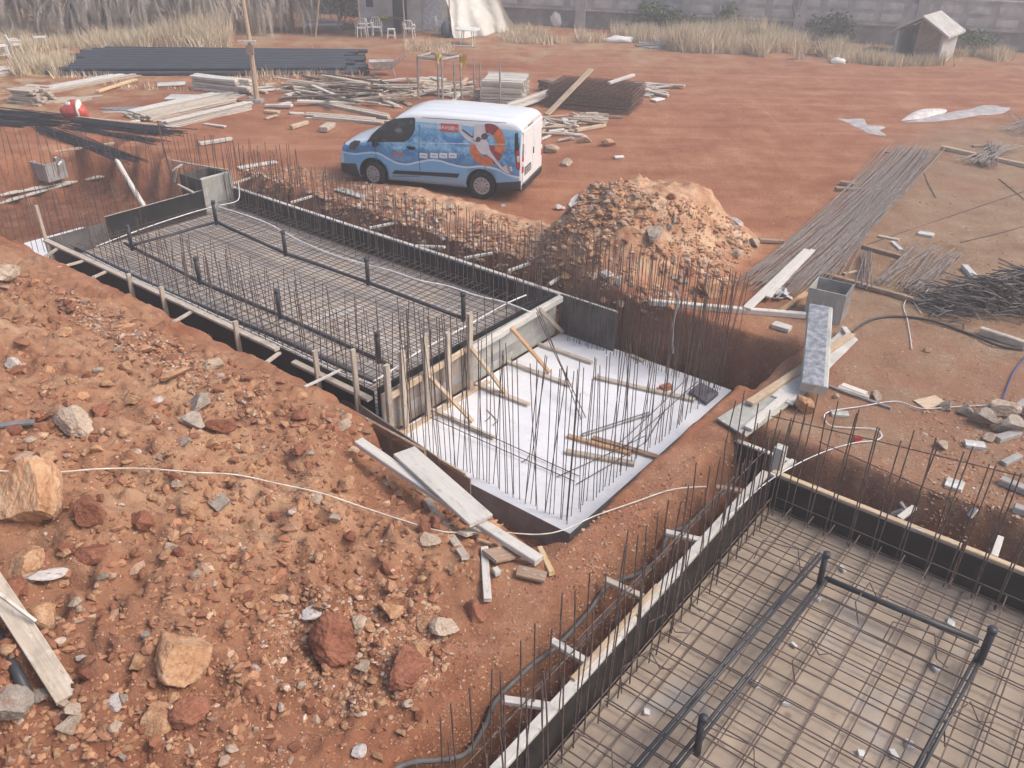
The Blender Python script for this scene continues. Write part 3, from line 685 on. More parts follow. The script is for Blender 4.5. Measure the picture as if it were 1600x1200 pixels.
mb = MB(); p = hit(1338, 690); mb.box((p.x, p.y, p.z+.05), (.09, .06, .07)); mb.box((p.x+.06, p.y, p.z+.05), (.05, .03, .03))
tag(mb.build('cable_plug', plain('red_plastic', (.55, .04, .05), .4)), 'small red plug on the white looping cable', 'plug')

# ------------------------------------------------------------------ loose timber, boards
def tim(a, b, w, t, mat, label, za=None, zb=None, name='plank', cat='plank', group=None, lift=.0, up=None):
    p = at(*a, za) if za is not None else hit(*a, lift); q = at(*b, zb) if zb is not None else hit(*b, lift)
    return plank(name, p, q, w, t, mat, label, cat, group, up=up or Vector((0, 0, 1)))
# on the mound, near the slab
tim((561, 694), (842, 880), .15, .08, W_PALE, 'long thick pale beam lying on the mound edge under a wide board', za=.02, zb=.03, name='beam')
tim((632, 708), (752, 816), .34, .05, W_PALE, 'wide pale chipped board resting on the long beam by the mound edge', za=.10, zb=.14)
tim((668, 788), (728, 880), .10, .05, W_GREY, 'narrow grey board sloping down the mound beside the pale beam', lift=.05)
tim((757, 862), (762, 944), .09, .045, W_PALE, 'short white board lying upright in the photo below the pale beam', lift=.04)
tim((843, 862), (862, 902), .07, .05, W_NEW, 'short fresh yellow timber at the foot of the pale beam', lift=.03)
tim((722, 845), (747, 838), .13, .04, W_GREY, 'small square offcut above the white board', lift=.08)
tim((745, 852), (775, 862), .03, .03, W_BROWN, 'thin brown stick between the offcuts by the pale beam', lift=.08)
tim((763, 880), (802, 872), .26, .04, W_BROWN, 'brown square panel offcut with a batten beside the white board', lift=.08)
tim((808, 898), (852, 908), .17, .04, W_BROWN, 'brown and grey board offcut below the end of the pale beam', lift=.04)
tim((772, 900), (780, 897), .10, .07, W_PALE, 'small pale block under the brown panel offcut', lift=.02, name='block', cat='block')
tim((-45, 862), (106, 1092), .19, .035, W_GREY, 'grey plank leaning at the left edge on the mound', za=1.45, zb=.80)
tim((-20, 915), (55, 972), .03, .03, W_PALE, 'thin pale stick above the leaning plank at the left edge', za=1.45, zb=1.15, name='stick', cat='stick')
tim((-15, 672), (55, 664), .09, .03, plain('grey_plastic', (.20, .20, .21), .5), 'short grey plastic strip on the mound at the left edge', lift=.03, name='strip', cat='strip')
pipe('tube', [hit(-10, 985, .05), hit(25, 1050, .05), hit(48, 1095, .05)], .05, PVC, 'dark grey pipe piece behind the leaning plank at the left edge', 'pipe')
tim((476, 606), (530, 580), .05, .03, W_PALE, 'pale stick propped between mound and the near rail', za=.1, zb=-.1, name='stick', cat='stick')
# timbers on the white slab
for a, b, w, t, mt, lab in (((793, 567), (892, 604), .09, .05, W_GREY, 'grey cleat on the white slab below the orange brace'),
    ((743, 602), (826, 635), .10, .06, W_GREY, 'grey cleat on the white slab below the middle tan brace'),
    ((672, 641), (772, 686), .08, .05, W_GREY, 'grey cleat on the white slab near the left front corner'),
    ((842, 540), (925, 569), .08, .06, W_GREY, 'grey cleat on the white slab under the bare plywood board'),
    ((930, 591), (1085, 627), .10, .05, W_GREY, 'long grey board on the far part of the white slab'),
    ((910, 682), (1014, 648), .06, .05, METAL_G, 'grey bar lying askew in the middle of the white slab'),
    ((887, 683), (986, 711), .09, .05, W_ORANGE, 'orange brown board on the white slab above the grey one'),
    ((926, 686), (1032, 718), .10, .05, W_BROWN, 'brown board crossing the orange brown one on the white slab'),
    ((884, 708), (991, 727), .11, .06, W_GREY, 'lowest grey board on the white slab near the ridge'),
    ((984, 556), (1006, 566), .09, .04, W_GREY, 'short board at the back edge of the white slab')):
    tim(a, b, w, t, mt, lab, -.995, -.995)
mb = MB(); c = [at(x, y, -1.0) for x, y in ((1076, 616), (1103, 634), (1122, 618), (1094, 602))]
mb.prism(c, (0, 0, .07)); o = mb.build('sump_box', plain('dark_grey_foam', (.13, .13, .15), .8)); tag(o, 'dark grey box set on the right corner of the white slab', 'box')
mb = MB(); p = at(1040, 609, -1.0); mb.box((p.x, p.y, p.z+.05), (.22, .12, .09), Matrix.Rotation(.5, 3, 'Z')); mb.box((p.x-.12, p.y-.05, p.z+.03), (.10, .08, .06))
tag(mb.build('brick_piece', plain('terracotta', (.42, .18, .11), .9)), 'broken orange brick on the far part of the white slab', 'brick')
def loose_bars(pairs, r, mat, label, name='rebar', parent=None):
    mb = MB()
    for p, q in pairs: mb.tube([p, (p+q)/2+Vector((random.uniform(-.03, .03), random.uniform(-.03, .03), -.01)), q], r, 5)
    return tag(mb.build(name, mat), label, 'rebar')
loose_bars([(at(662, 636, -.9), at(905, 744, -.97)), (at(672, 652, -.9), at(898, 752, -.97)), (at(815, 722, -.95), at(826, 712, -.95)), (at(870, 745, -.96), at(1010, 680, -.9)), (at(900, 757, -.96), at(1010, 690, -.9))], .008, REBAR, 'long light bar lattice lying across the white slab', 'bar_lattice')
loose_bars([(at_u(838, 482, -8.6), at(915, 652, -.98)), (at_u(842, 482, -8.6), at(908, 655, -.98)), (at_u(838, 488, -8.6), at(890, 600, -.98))], .009, REBAR, 'bundle of long bars leaning from the cross beam onto the white slab', 'leaning_bars')
loose_bars([(at(760, 640, -.98), at(778, 658, -.98)), (at(778, 658, -.98), at(771, 665, -.98)), (at(766, 650, -.98), at(758, 658, -.98))], .008, REBAR, 'small bent bar lying on the left of the white slab', 'bent_bar')
loose_bars([(at(1040, 640, -.98), at(1010, 690, -.95)), (at(960, 700, -.9), at(1075, 590, -.9)), (at(975, 700, -.9), at(1090, 596, -.9))], .008, REBAR, 'two slanting bars over the right part of the white slab', 'slanting_bars')
# boards right of the pit
def sheet(name, quad, t, mat, label, cat='board', up=None):
    mb = MB(); a, b, c, d = quad; n = (b-a).cross(d-a).normalized()
    if n.z < 0: n = -n
    mb.prism(quad, n*t); return tag(mb.build(name, mat), label, cat)
sheet('board', [at(1120, 656, .02), at(1165, 684, .02), at(1262, 612, .04), at(1225, 590, .04)], .03, PLY_CEM, 'stained plywood sheet lying lowest at the corner of the pit')
sheet('board', [at(1205, 620, .06), at(1238, 634, .06), at(1340, 532, .08), at(1318, 514, .08)], .025, SHEET_PALE, 'second plywood sheet stretching under the big grey box beam')
tim((1168, 672), (1226, 622), .13, .05, W_PALE, 'short pale plank on the stained plywood sheet', .06, .09)
tim((1170, 632), (1330, 524), .13, .05, W_TAN, 'long pale plank across both plywood sheets at the pit corner', .09, .12)
tim((1325, 524), (1318, 514), .10, .05, W_PALE, 'rounded pale plank end behind the big grey box beam', .12, .12)
e = empty('box_beam', at(1280, 612, .12)); tag(e, 'big grey metal faced box beam laid steeply across the plywood sheets', 'formwork')
a0, a1 = at(1270, 614, .16), at(1280, 490, .50)
plank('face', a0, a1, .40, .16, PLY_CEM, None, parent=e)
plank('top_skin', a0+Vector((-.03, 0, .155)), a1+Vector((-.03, 0, .155)), .32, .012, plain('zinc_sheet', (.40, .41, .43), .4, .5, .4, .45, 9), 'mottled silver skin', parent=e, warp=0)
# open square form
e = empty('column_form', hit(1290, 492)); tag(e, 'open square grey column form standing on the yard beside the pit', 'formwork')
B = e.location; W = .62; H = .58
for k, (dx, dy, sx, sy) in enumerate(((0, -.31, .62, .02), (0, .31, .62, .02), (-.32, 0, .02, .64), (.32, 0, .02, .64))):
    mb = MB(); rot = Matrix.Rotation(-.55, 3, 'Z'); mb.box(rot @ Vector((dx, dy, H/2)), (sx, sy, H + (.03 if k == 0 else 0)), rot); mb.build('panel', METAL_G if k % 2 else PLY_CEM, e)
tim((1015, 476), (1258, 497), .11, .11, W_PALE, 'long white beam laid along the back of the dark pit', .0, .02, 'beam', 'beam')
tim((1166, 484), (1262, 392), .17, .04, W_PALE, 'left one of two white planks on the long bar bundle', .10, .16)
tim((1200, 466), (1270, 392), .10, .04, W_PALE, 'right narrower one of two white planks on the long bar bundle', .10, .16)
tim((1220, 488), (1260, 460), .10, .06, W_ORANGE, 'orange timber lying behind the long white beam', .02, .05)
mb = MB(); p = hit(1215, 464)
for k in range(26):
    a = random.uniform(0, 6.28); r = random.uniform(.02, .24); q = p+Vector((math.cos(a)*r, math.sin(a)*r*.8, random.uniform(.03, .14)))
    u_ = Vector((random.gauss(0, 1), random.gauss(0, 1), random.gauss(0, .5))).normalized()*.11; v_ = Vector((random.gauss(0, 1), random.gauss(0, 1), random.gauss(0, .7))).normalized()*.09
    mb.add([q-u_, q+v_, q+u_, q-v_], [(0, 1, 2, 3)])
tag(mb.build('plastic_bag', plain('clear_plastic', (.62, .62, .64), .3, .6)), 'crumpled pale plastic bag between the white planks', 'bag')
for a, b, w, t, mt, lab in (((1315, 604), (1353, 618), .12, .05, W_PALE, 'upper pale board of the small stack by the box beam'),
    ((1310, 606), (1358, 622), .13, .04, W_GREY, 'grey board under the pale one by the box beam'),
    ((1295, 605), (1392, 640), .04, .04, METAL_G, 'thin metal bar on the earth right of the box beam'),
    ((1298, 648), (1325, 650), .14, .05, PLY_CEM, 'short greenish board lying on bricks above the near pool'),
    ((1208, 510), (1234, 518), .20, .08, W_PALE, 'pale wooden block behind the dark pit'),
    ((1436, 634), (1470, 626), .26, .03, W_TAN, 'tan square board lying by the white cable'),
    ((1507, 696), (1538, 700), .16, .06, SHEET_PALE, 'white block among stones right of the bars'),
    ((1478, 756), (1504, 764), .22, .05, SHEET_PALE, 'white broken tile behind the bars at right'),
    ((1516, 808), (1526, 795), .07, .04, SHEET_PALE, 'small white bent strip above the near pool'),
    ((1562, 755), (1610, 775), .13, .10, CEDGE, 'upper grey block of two at the right edge'),
    ((1582, 798), (1625, 812), .12, .10, CEDGE, 'lower grey block of two at the right edge'),
    ((1556, 690), (1590, 680), .13, .08, CEDGE, 'grey concrete lump leaning on the stones at right'),
    ((1566, 727), (1592, 715), .10, .06, CEDGE, 'small grey concrete bar below the stones at right'),
    ((1588, 640), (1625, 655), .26, .16, CEDGE, 'pale grey concrete block at the right edge by the stones'),
    ((1395, 806), (1414, 799), .08, .05, W_PALE, 'pale offcut lying on the upper rail of the near pool'),
    ((1406, 786), (1416, 800), .06, .04, W_GREY, 'small offcut standing by the pale one on the near pool rail'),
    ((1530, 522), (1600, 545), .12, .14, W_GREY, 'grey beam in front of the tangled bar pile'),
    ((1506, 420), (1524, 440), .14, .10, SHEET_PALE, 'white block behind the tangled bar pile'),
    ((1435, 366), (1458, 370), .22, .06, SHEET_PALE, 'white tile lying on the tan yard'),
    ((1372, 370), (1404, 376), .10, .04, W_GREY, 'grey offcut on the tan yard near the white stick'),
    ((1394, 380), (1408, 393), .09, .05, SHEET_PALE, 'white stick on the tan yard'),
    ((1346, 360), (1355, 368), .05, .03, W_TAN, 'tan peg on the yard by the long bar bundle'),
    ((1318, 430), (1340, 426), .08, .05, W_TAN, 'short tan block by the small bar bundle'),
    ((1347, 388), (1408, 405), .10, .09, W_BROWN, 'brown sleeper behind the small bar bundle'),
    ((1274, 428), (1442, 476), .10, .09, W_BROWN, 'long brown sleeper under the small bar bundle'),
    ((1312, 288), (1338, 292), .16, .10, W_BROWN, 'brown sleeper end left of the long bar bundle, the farther one'),
    ((1305, 298), (1412, 302), .16, .10, W_BROWN, 'brown sleeper under the middle of the long bar bundle'),
    ((1380, 310), (1408, 310), .10, .06, W_BROWN, 'brown board end right of the long bar bundle'),
    ((1185, 378), (1222, 380), .12, .08, W_BROWN, 'brown sleeper between rubble heap and long bar bundle'),
    ((1470, 234), (1610, 264), .13, .13, W_TAN, 'long tan beam under the far end of the bars'),
    ((1520, 230), (1556, 228), .12, .06, W_BROWN, 'reddish board behind the far bar bundle'),
    ((1380, 238), (1392, 240), .10, .05, W_BROWN, 'small brown offcut on the track edge')):
    tim(a, b, w, t, mt, lab)
# bar bundles
def bundle(label, a, b, width, n, r, mat, spread=.3, layers=3, curve=0, group=None):
    mb = MB(); p, q = hit(*a), hit(*b); d = (q-p); L = d.length; d.normalize(); s = d.cross(Vector((0, 0, 1))).normalized()
    for i in range(n):
        o = random.gauss(0, .38)*width if False else random.uniform(-.5, .5)*width
        e0, e1 = random.uniform(-.06, .06)*L, random.uniform(-.06, .06)*L; k = random.gauss(0, spread)
        z0 = .08+.03*random.randrange(layers)
        pts = []
        for j in range(6):
            f = j/5; c = p + d*(e0+(L+e1-e0)*f) + s*(o+k*(f-.5)+curve*math.sin(math.pi*f)); c.z = H1(c.x, c.y)+z0+.01*random.random(); pts.append(c)
        mb.tube(pts, r, 4, cap=False)
    return tag(mb.build('bar_bundle', mat), label, 'rebar', group)
bundle('long fanned bundle of grey brown bars running up the yard', (1212, 450), (1428, 238), 1.35, 110, .008, REBAR_GREY, .25, 3, .12)
bundle('thinner streak of long bars beside the long bundle under the white planks', (1290, 430), (1400, 270), .5, 26, .008, REBAR_GREY, .4, 2)
bundle('small bundle of short bars lying on the brown sleeper', (1405, 458), (1470, 396), 1.0, 48, .008, REBAR_GREY, .2, 3)
bundle('few short bars left of the small bundle on the sleeper', (1346, 456), (1352, 400), .35, 12, .010, REBAR_GREY, .1, 2)
bundle('small sheaf of bars at the far end of the tan beam', (1528, 262), (1562, 232), .6, 40, .012, REBAR_GREY, .5, 4)
bundle('few dark bars at the far right edge of the yard', (1575, 210), (1610, 185), .6, 14, .012, REBAR_GREY, .5, 2)
for a, b in (((1320, 395), (1600, 300)), ((1500, 380), (1610, 352)), ((1560, 280), (1610, 320)), ((1440, 262), (1462, 310)), ((1560, 405), (1610, 425))):
    loose_bars([(hit(*a, .02), hit(*b, .02))], .011, REBAR, 'single thin bar lying loose on the right side of the yard')['group'] = 'single bars on the yard'
mb = MB(); c = hit(1550, 490)
for i in range(760):
    u = random.uniform(-1.5, 1.6); hmax = .85*max(.1, 1-((u-.5)/2.1)**2); z = random.uniform(.03, 1)**.8*hmax; yy = random.gauss(0, .35)*(1-z/.9)
    p = c+Vector((u+.35, yy+.15, z)); a = random.gauss(.18, .35); L = random.uniform(.25, .75)
    d = Vector((math.cos(a), random.gauss(-.35, .4), random.gauss(.0, .25))).normalized()*L
    m = p+Vector((random.uniform(-.04, .04), 0, .04))
    mb.tube([p-d*.5, m, p+d*.5] + ([p+d*.5+Vector((random.uniform(-.1, .1), random.uniform(-.1, 0), -.12))] if random.random() < .4 else []), .011, 4, cap=False)
tag(mb.build('bar_tangle', plain('tangle_steel', (.15, .13, .125), .6, .4, .3, .5, 7)), 'tangled heap of short bent bars at the right edge', 'rebar')
loose_bars([(at_v(1205, 650, 10.6), at_v(1600, 745, 10.6)), (at_v(1280, 690, 10.5), at_v(1510, 790, 10.5))], .009, REBAR, 'two thin tie bars crossing the starter bars above the near pool', 'tie_bars')
loose_bars([(UV(-3.34, 10.2, -.02), UV(-3.36, 3.2, -.05)), (UV(-3.5, 9.3, -.30), UV(-3.52, 4.4, -.32)), (UV(-3.28, 9.0, .22), UV(-3.3, 5.4, .2))], .009, REBAR, 'long thin tie bars along the outside of the near pool wall', 'tie_bars')
# small spacer chairs of bent bar on the near pool mats
def chair_bar():
    e = MB(); w = .16
    e.tube([Vector((-.28, -w, .0)), Vector((-.22, -w*.3, .24)), Vector((.22, -w*.3, .24)), Vector((.3, -w, 0)), Vector((.42, -w*1.6, 0))], .008, 5)
    return e.build('spacer_bar', REBAR, loc=Vector((0, 0, 0)))
proto = chair_bar()
for i, (x, y) in enumerate(((1045, 920), (985, 1050), (925, 1175), (1240, 1035), (1420, 1000), (1335, 945), (1215, 870), (1480, 1130), (1140, 1170), (1010, 990))):
    o = proto if i == 0 else proto.copy()
    if i: COL.objects.link(o)
    o.location = at(x, y, P2F+.08); o.rotation_euler = (0, 0, random.uniform(-.7, -.2)+1.2*(i % 2))
    tag(o, 'bent spacer bar standing between the two rebar mats of the near pool', 'rebar', 'spacer bars in the near pool')
SCRAP = plain('white_foam_scrap', (.68, .68, .66), .8)
for i, (x, y) in enumerate(((1315, 890), (1275, 935), (1180, 1070), (1420, 1165), (1485, 975), (1460, 1045), (1395, 1180), (1010, 1115), (1240, 1010), (1228, 1100), (1345, 1180))):
    p = at(x, y, P2F); mb = MB(); mb.box((p.x, p.y, p.z+.02), (random.uniform(.06, .13), random.uniform(.04, .09), .035), Matrix.Rotation(random.uniform(0, 3), 3, 'Z') @ Matrix.Rotation(.2, 3, 'X'))
    tag(mb.build('scrap', SCRAP), 'small white scrap lying on the near pool floor', 'scrap', 'white scraps on the near pool floor')
# brown film offcut and block behind the near pool etc. on the far left bank
for a, b, w, t, mt, lab in (((0, 308), (165, 277), .16, .05, W_PALE, 'long pale plank along the far rim of the left pit'),
    ((0, 320), (120, 285), .16, .05, SHEET_PALE, 'white board beside the long pale plank at the left pit'),
    ((88, 240), (180, 226), .12, .05, W_TAN, 'tan board lying behind the concrete box'),
    ((312, 228), (362, 220), .16, .09, W_PALE, 'pale timber block behind the column form'),
    ((372, 265), (432, 255), .22, .04, W_PALE, 'pale board near the far corner of the pool'),
    ((528, 297), (570, 310), .26, .03, PLY_CEM, 'greenish sheet lying on stones before the van'),
    ((500, 345), (560, 360), .06, .04, W_GREY, 'thin grey stick on the stone bank')):
    tim(a, b, w, t, mt, lab, lift=.02)
tim((182, 252), (226, 326), .13, .06, W_PALE, 'pale striped post leaning over the left end wall', .55, -.15, up=UX, name='post', cat='post')
e = empty('concrete_box', hit(80, 278)); tag(e, 'small hollow concrete box left of the pits', 'box')
rot = Matrix.Rotation(-.5, 3, 'Z')
for dx, dy, sx, sy in ((0, -.3, .62, .05), (0, .3, .62, .05), (-.33, 0, .05, .65), (.33, 0, .05, .65)):
    mb = MB(); mb.box(rot @ Vector((dx, dy, .25)), (sx, sy, .5), rot); mb.build('wall', CEDGE, e)
tim((86, 245), (92, 272), .06, .03, W_PALE, 'thin pale stick standing at the concrete box', .75, .0, up=UX)
sheet('board', [at(92, 272, .0), at(98, 265, .0), at(97, 252, .45), at(92, 258, .45)], .03, PLASTIC_W, 'small white board leaning on the concrete box')

# ------------------------------------------------------------------ delivery van
VX, VY, VYAW = -4.6094, 22.0846, -.291296
def make_van():
    root = empty('delivery_van', (VX, VY, 0), VYAW)
    tag(root, 'white and blue delivery van with swimmer and lifebuoy advert on its side', 'van')
    ca, sa = math.cos(VYAW), math.sin(VYAW); AX, AY = Vector((ca, sa, 0)), Vector((-sa, ca, 0)); O = Vector((VX, VY, 0))
    CY = .993
    def lerp(x, T):
        for (a, b), (c, d) in zip(T, T[1:]):
            if x <= c: f = max(0, (x-a)/(c-a)); f = f*f*(3-2*f)*.35+f*.65; return b+(d-b)*f
        return T[-1][1]
    ZT = [(0, .66), (.05, .92), (.14, 1.02), (.45, 1.12), (.86, 1.235), (1.0, 1.33), (1.75, 1.865), (2.05, 1.945), (2.7, 1.985), (4.0, 1.98), (4.7, 1.945), (4.86, 1.90), (4.95, 1.83)]
    ZB = [(0, .26), (.3, .20), (.6, .22), (4.3, .25), (4.95, .33)]
    def hw(x, z):
        k = .985 - (.13*((z-1.02)/.9)**1.25 if z > 1.02 else 0) - (.05*((.5-z)/.3)**2 if z < .5 else 0)
        if x < 1.05: k *= 1-.17*((1.05-x)/1.05)**2.6
        if x > 4.72: k -= .05*((x-4.72)/.23)**2
        return k
    def section(x):
        zt, zb = lerp(x, ZT), lerp(x, ZB); rc = min(.15, (zt-zb)*.3); zs = zt-rc; P = []
        for i in range(22):
            z = zb+(zs-zb)*i/21; P.append((hw(x, z), z))
        ye = P[-1][0]; rw = rc*1.15
        for i in range(1, 6):
            a = math.pi/2*i/5; P.append((ye-rw*(1-math.cos(a)), zs+rc*math.sin(a)))
        yr = P[-1][0]
        for i in range(1, 5): y = yr*(1-i/4); P.append((y, zt+.03*(1-(y/yr)**2)))
        return P
    xs = [0, .02, .05, .09, .14, .22, .32, .45, .58, .72, .86, .93, 1.0, 1.15, 1.3, 1.45, 1.6, 1.75, 1.85, 1.95, 2.05, 2.3, 2.7, 3.1, 3.5, 4.0, 4.35, 4.6, 4.72, 4.8, 4.86, 4.91, 4.95]
    vs = []; fs = []; nper = None
    for x in xs:
        P = section(x); ring = [(x, CY-y, z) for y, z in P] + [(x, CY+y, z) for y, z in P[-2::-1]]
        nper = len(ring); vs += ring
    for i in range(len(xs)-1):
        for j in range(nper-1): fs.append((i*nper+j, (i+1)*nper+j, (i+1)*nper+j+1, i*nper+j+1))
        fs.append((i*nper+nper-1, (i+1)*nper+nper-1, (i+1)*nper, i*nper))
    fs.append(tuple(range(nper))); k = (len(xs)-1)*nper; fs.append(tuple(range(k+nper-1, k-1, -1)))
    # paint
    n = N('van_paint', .28, .5); o = n.tex('Object'); s = n.nd('ShaderNodeSeparateXYZ'); n.put(s.inputs[0], o); X, Y, Z = s.outputs
    n.b.inputs['Coat Weight'].default_value = .5; n.b.inputs['Coat Roughness'].default_value = .12
    cv = n.nd('ShaderNodeFloatCurve'); n.put(cv.inputs[1], n.math('DIVIDE', X, 5.0))
    def side(px, py):
        d = ray(px, py); t = -(EYE-O).dot(AY)/d.dot(AY); t = ((.06)-(EYE-O).dot(AY))/d.dot(AY)
        q = EYE+d*t-O; return q.dot(AX), q.z
    c5 = lambda x, y: side(520+x/4.571, 130+y/4.571)
    c6 = lambda x, y: side(640+x/8.889, 170+y/8.889)
    W = [c5(*q) for q in ((150, 505), (230, 497), (310, 495), (400, 535), (500, 575), (620, 560), (740, 548), (850, 577), (950, 597), (1080, 592), (1180, 613), (1240, 645))]
    cur = cv.mapping.curves[0]
    pts = [(0, W[0][1])]+[(x/5, z) for x, z in W]+[(1, W[-1][1]-.08)]
    while len(cur.points) < len(pts): cur.points.new(.5, .5)
    for p, q in zip(cur.points, pts): p.location = q
    cv.mapping.update()
    dz = n.math('SUBTRACT', Z, cv.outputs[0])
    a = n.noise(n.map(o, (1, 1, 1.4)), 3.2, 6, .65, .5); b = n.noise(o, 14, 4, .7)
    sea = n.mix(n.lin(n.math('ADD', n.math('MULTIPLY', a, .65), n.math('MULTIPLY', b, .35)), .40, .62), (.05, .23, .50), (.32, .62, .84))
    sea = n.mix(n.lin(dz, .42, .0, 0, .8), sea, (.05, .19, .45))
    sea = n.mix(n.lin(Z, 1.42, 1.72, 0, .8), sea, (.30, .60, .84))
    low = n.mix(n.lin(Z, .3, .75), (.22, .48, .72), (.17, .44, .72))
    blue = n.mix(n.lin(dz, -.012, .012), low, sea)
    blue = n.mix(n.lin(n.math('ABSOLUTE', n.math('SUBTRACT', dz, .005)), .030, .018), blue, (.62, .74, .88))
    white = (.80, .81, .83)
    top = n.lin(n.math('ADD', Z, n.math('MULTIPLY', n.math('SUBTRACT', a, .5), .05)), 1.735, 1.775)
    geo = n.nd('ShaderNodeNewGeometry'); 
    c = n.mix(top, blue, white)
    c = n.mix(n.lin(X, 4.90, 4.905), c, white)
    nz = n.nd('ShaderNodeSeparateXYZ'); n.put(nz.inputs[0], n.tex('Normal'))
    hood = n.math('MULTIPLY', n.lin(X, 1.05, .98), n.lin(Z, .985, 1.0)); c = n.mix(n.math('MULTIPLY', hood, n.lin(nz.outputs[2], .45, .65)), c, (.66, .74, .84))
    c = n.mix(n.math('MULTIPLY', n.lin(X, .16, .10), n.lin(Z, .9, .7)), c, (.60, .68, .80))
    c = n.mix(n.math('MULTIPLY', n.lin(Z, .75, .25), n.lin(b, .3, .65, .05, .40)), c, (.36, .20, .14))
    # unpainted bumpers and sills
    dk = n.math('MULTIPLY', n.lin(n.math('ADD', X, n.math('MULTIPLY', Z, .25)), .66, .64), n.lin(n.math('SUBTRACT', Z, n.math('MULTIPLY', X, .12)), .505, .495))
    dk2 = n.math('MULTIPLY', n.lin(X, 4.30, 4.31), n.lin(n.math('SUBTRACT', Z, n.math('MULTIPLY', n.math('SUBTRACT', X, 4.3), .16)), .465, .455))
    dk2 = n.math('MULTIPLY', dk2, n.lin(X, 4.945, 4.94))
    d = n.math('MAXIMUM', dk, dk2)
    n.col(n.mix(d, c, (.030, .030, .033))); n.put(n.b.inputs['Roughness'], n.mix(d, (.26, .26, .26), (.65, .65, .65)))
    n.put(n.b.inputs['Coat Weight'], n.math('SUBTRACT', .5, n.math('MULTIPLY', d, .5)))
    PAINT = n.m
    BLK = plain('black_trim', (.022, .022, .024), .6, .35, 0, .2); RUB = plain('tyre_rubber', (.028, .026, .026), .85, .2, 0, .35, 8)
    DUST = plain('dusty_underside', (.05, .035, .03), .95, .1)
    me = bpy.data.meshes.new('body'); me.from_pydata(vs, [], fs); me.update(); me.materials.append(PAINT); me.materials.append(DUST)
    body = bpy.data.objects.new('body', me); COL.objects.link(body)
    WX = (1.0, 3.933); WR = .338
    cut = MB()
    for wx in WX:
        for y in (.12, 1.866): cut.tube([(wx, y-.2 if y < 1 else y-.2, .36), (wx, y+.2, .36)], .405, 40)
    cm = bpy.data.meshes.new('cut'); cm.from_pydata([tuple(q) for q in cut.v], [], cut.f); cm.update(); cm.materials.append(DUST)
    co = bpy.data.objects.new('cut', cm); COL.objects.link(co)
    md = body.modifiers.new('b', 'BOOLEAN'); md.object = co; md.operation = 'DIFFERENCE'; md.solver = 'EXACT'
    dg = bpy.context.evaluated_depsgraph_get(); dg.update(); nm = bpy.data.meshes.new_from_object(body.evaluated_get(dg))
    body.modifiers.clear(); body.data = nm; bpy.data.objects.remove(co); bpy.data.meshes.remove(cm)
    while len(nm.materials) < 2: nm.materials.append(DUST)
    for p in nm.polygons:
        c_ = p.center; p.material_index = 0; p.use_smooth = True
        for wx in WX:
            if math.hypot(c_.x-wx, c_.z-.36) < .404 and .02 < min(c_.y, 2*CY-c_.y) < .4 and (abs(p.normal.y) < .5 or min(c_.y, 2*CY-c_.y) > .2): p.material_index = 1
        if abs(p.normal.x) > .98 or p.normal.z < -.9: p.use_smooth = False
        if p.normal.z < -.9: p.material_index = 1
    body.parent = root
    def sy(x, z, off=.004): return CY-hw(x, z)-off
    def patch(name, poly, mat, off=.005, parent=root, cuts=3, rear=False, label=None):
        bm = bmesh.new(); vv = [bm.verts.new((x, 0, z)) for x, z in poly]; f = bm.faces.new(vv)
        bmesh.ops.triangulate(bm, faces=[f])
        if cuts: bmesh.ops.subdivide_edges(bm, edges=bm.edges, cuts=cuts, use_grid_fill=True)
        for q in bm.verts: q.co.y = sy(q.co.x, q.co.z, off)
        bmesh.ops.recalc_face_normals(bm, faces=bm.faces)
        me = bpy.data.meshes.new(name); bm.to_mesh(me); bm.free(); me.materials.append(mat)
        for p in me.polygons: p.use_smooth = True
        if len(me.polygons) and sum(p.normal.y for p in me.polygons) > 0: me.flip_normals()
        ob = bpy.data.objects.new(name, me); COL.objects.link(ob); ob.parent = parent; tag(ob, label); return ob
    GLASS = N('dark_glass', .06, .6); GLASS.col(GLASS.mix(GLASS.lin(GLASS.noise(GLASS.tex(), 3.2, 4, .6), .5, .68), (.03, .033, .038), (.22, .22, .225))); GLASS = GLASS.m  # pale blotches painted in for reflections and seats behind the glass
    win = [c5(*q) for q in ((242, 415), (285, 352), (335, 305), (385, 268), (432, 248), (500, 242), (570, 240), (580, 248), (583, 320), (572, 360), (545, 395), (515, 415))]
    cx_, cz_ = sum(p[0] for p in win)/len(win), sum(p[1] for p in win)/len(win); win = [(cx_+(x-cx_)*.95+.01, cz_+(z-cz_)*.90-.02) for x, z in win]
    cx_, cz_ = sum(p[0] for p in win)/len(win), sum(p[1] for p in win)/len(win)
    patch('window_seal', [(cx_+(x-cx_)*1.045, cz_+(z-cz_)*1.07) for x, z in win], BLK, .003)
    patch('side_window', win, GLASS, .008)
    # windscreen on the sloping top between 0.95 and 1.72
    vs2 = []; fs2 = []; xx = [.95+.77*i/8 for i in range(9)]
    for x in xx:
        P = section(x)[26:]; ring = [(x-.004, CY-y*.96, z+.006) for y, z in P]+[(x-.004, CY+y*.96, z+.006) for y, z in P[-2::-1]]
        m_ = len(ring); vs2 += ring
    fs2 = [(i*m_+j, (i+1)*m_+j, (i+1)*m_+j+1, i*m_+j+1) for i in range(8) for j in range(m_-1)]
    mb = MB(); mb.add(vs2, fs2); mb.build('windscreen', GLASS, root, smooth=True)
    # door and panel seams
    SEAM = plain('panel_gap', (.05, .08, .13), .8, .1); LSEAM = plain('slide_rail', (.55, .68, .80), .4)
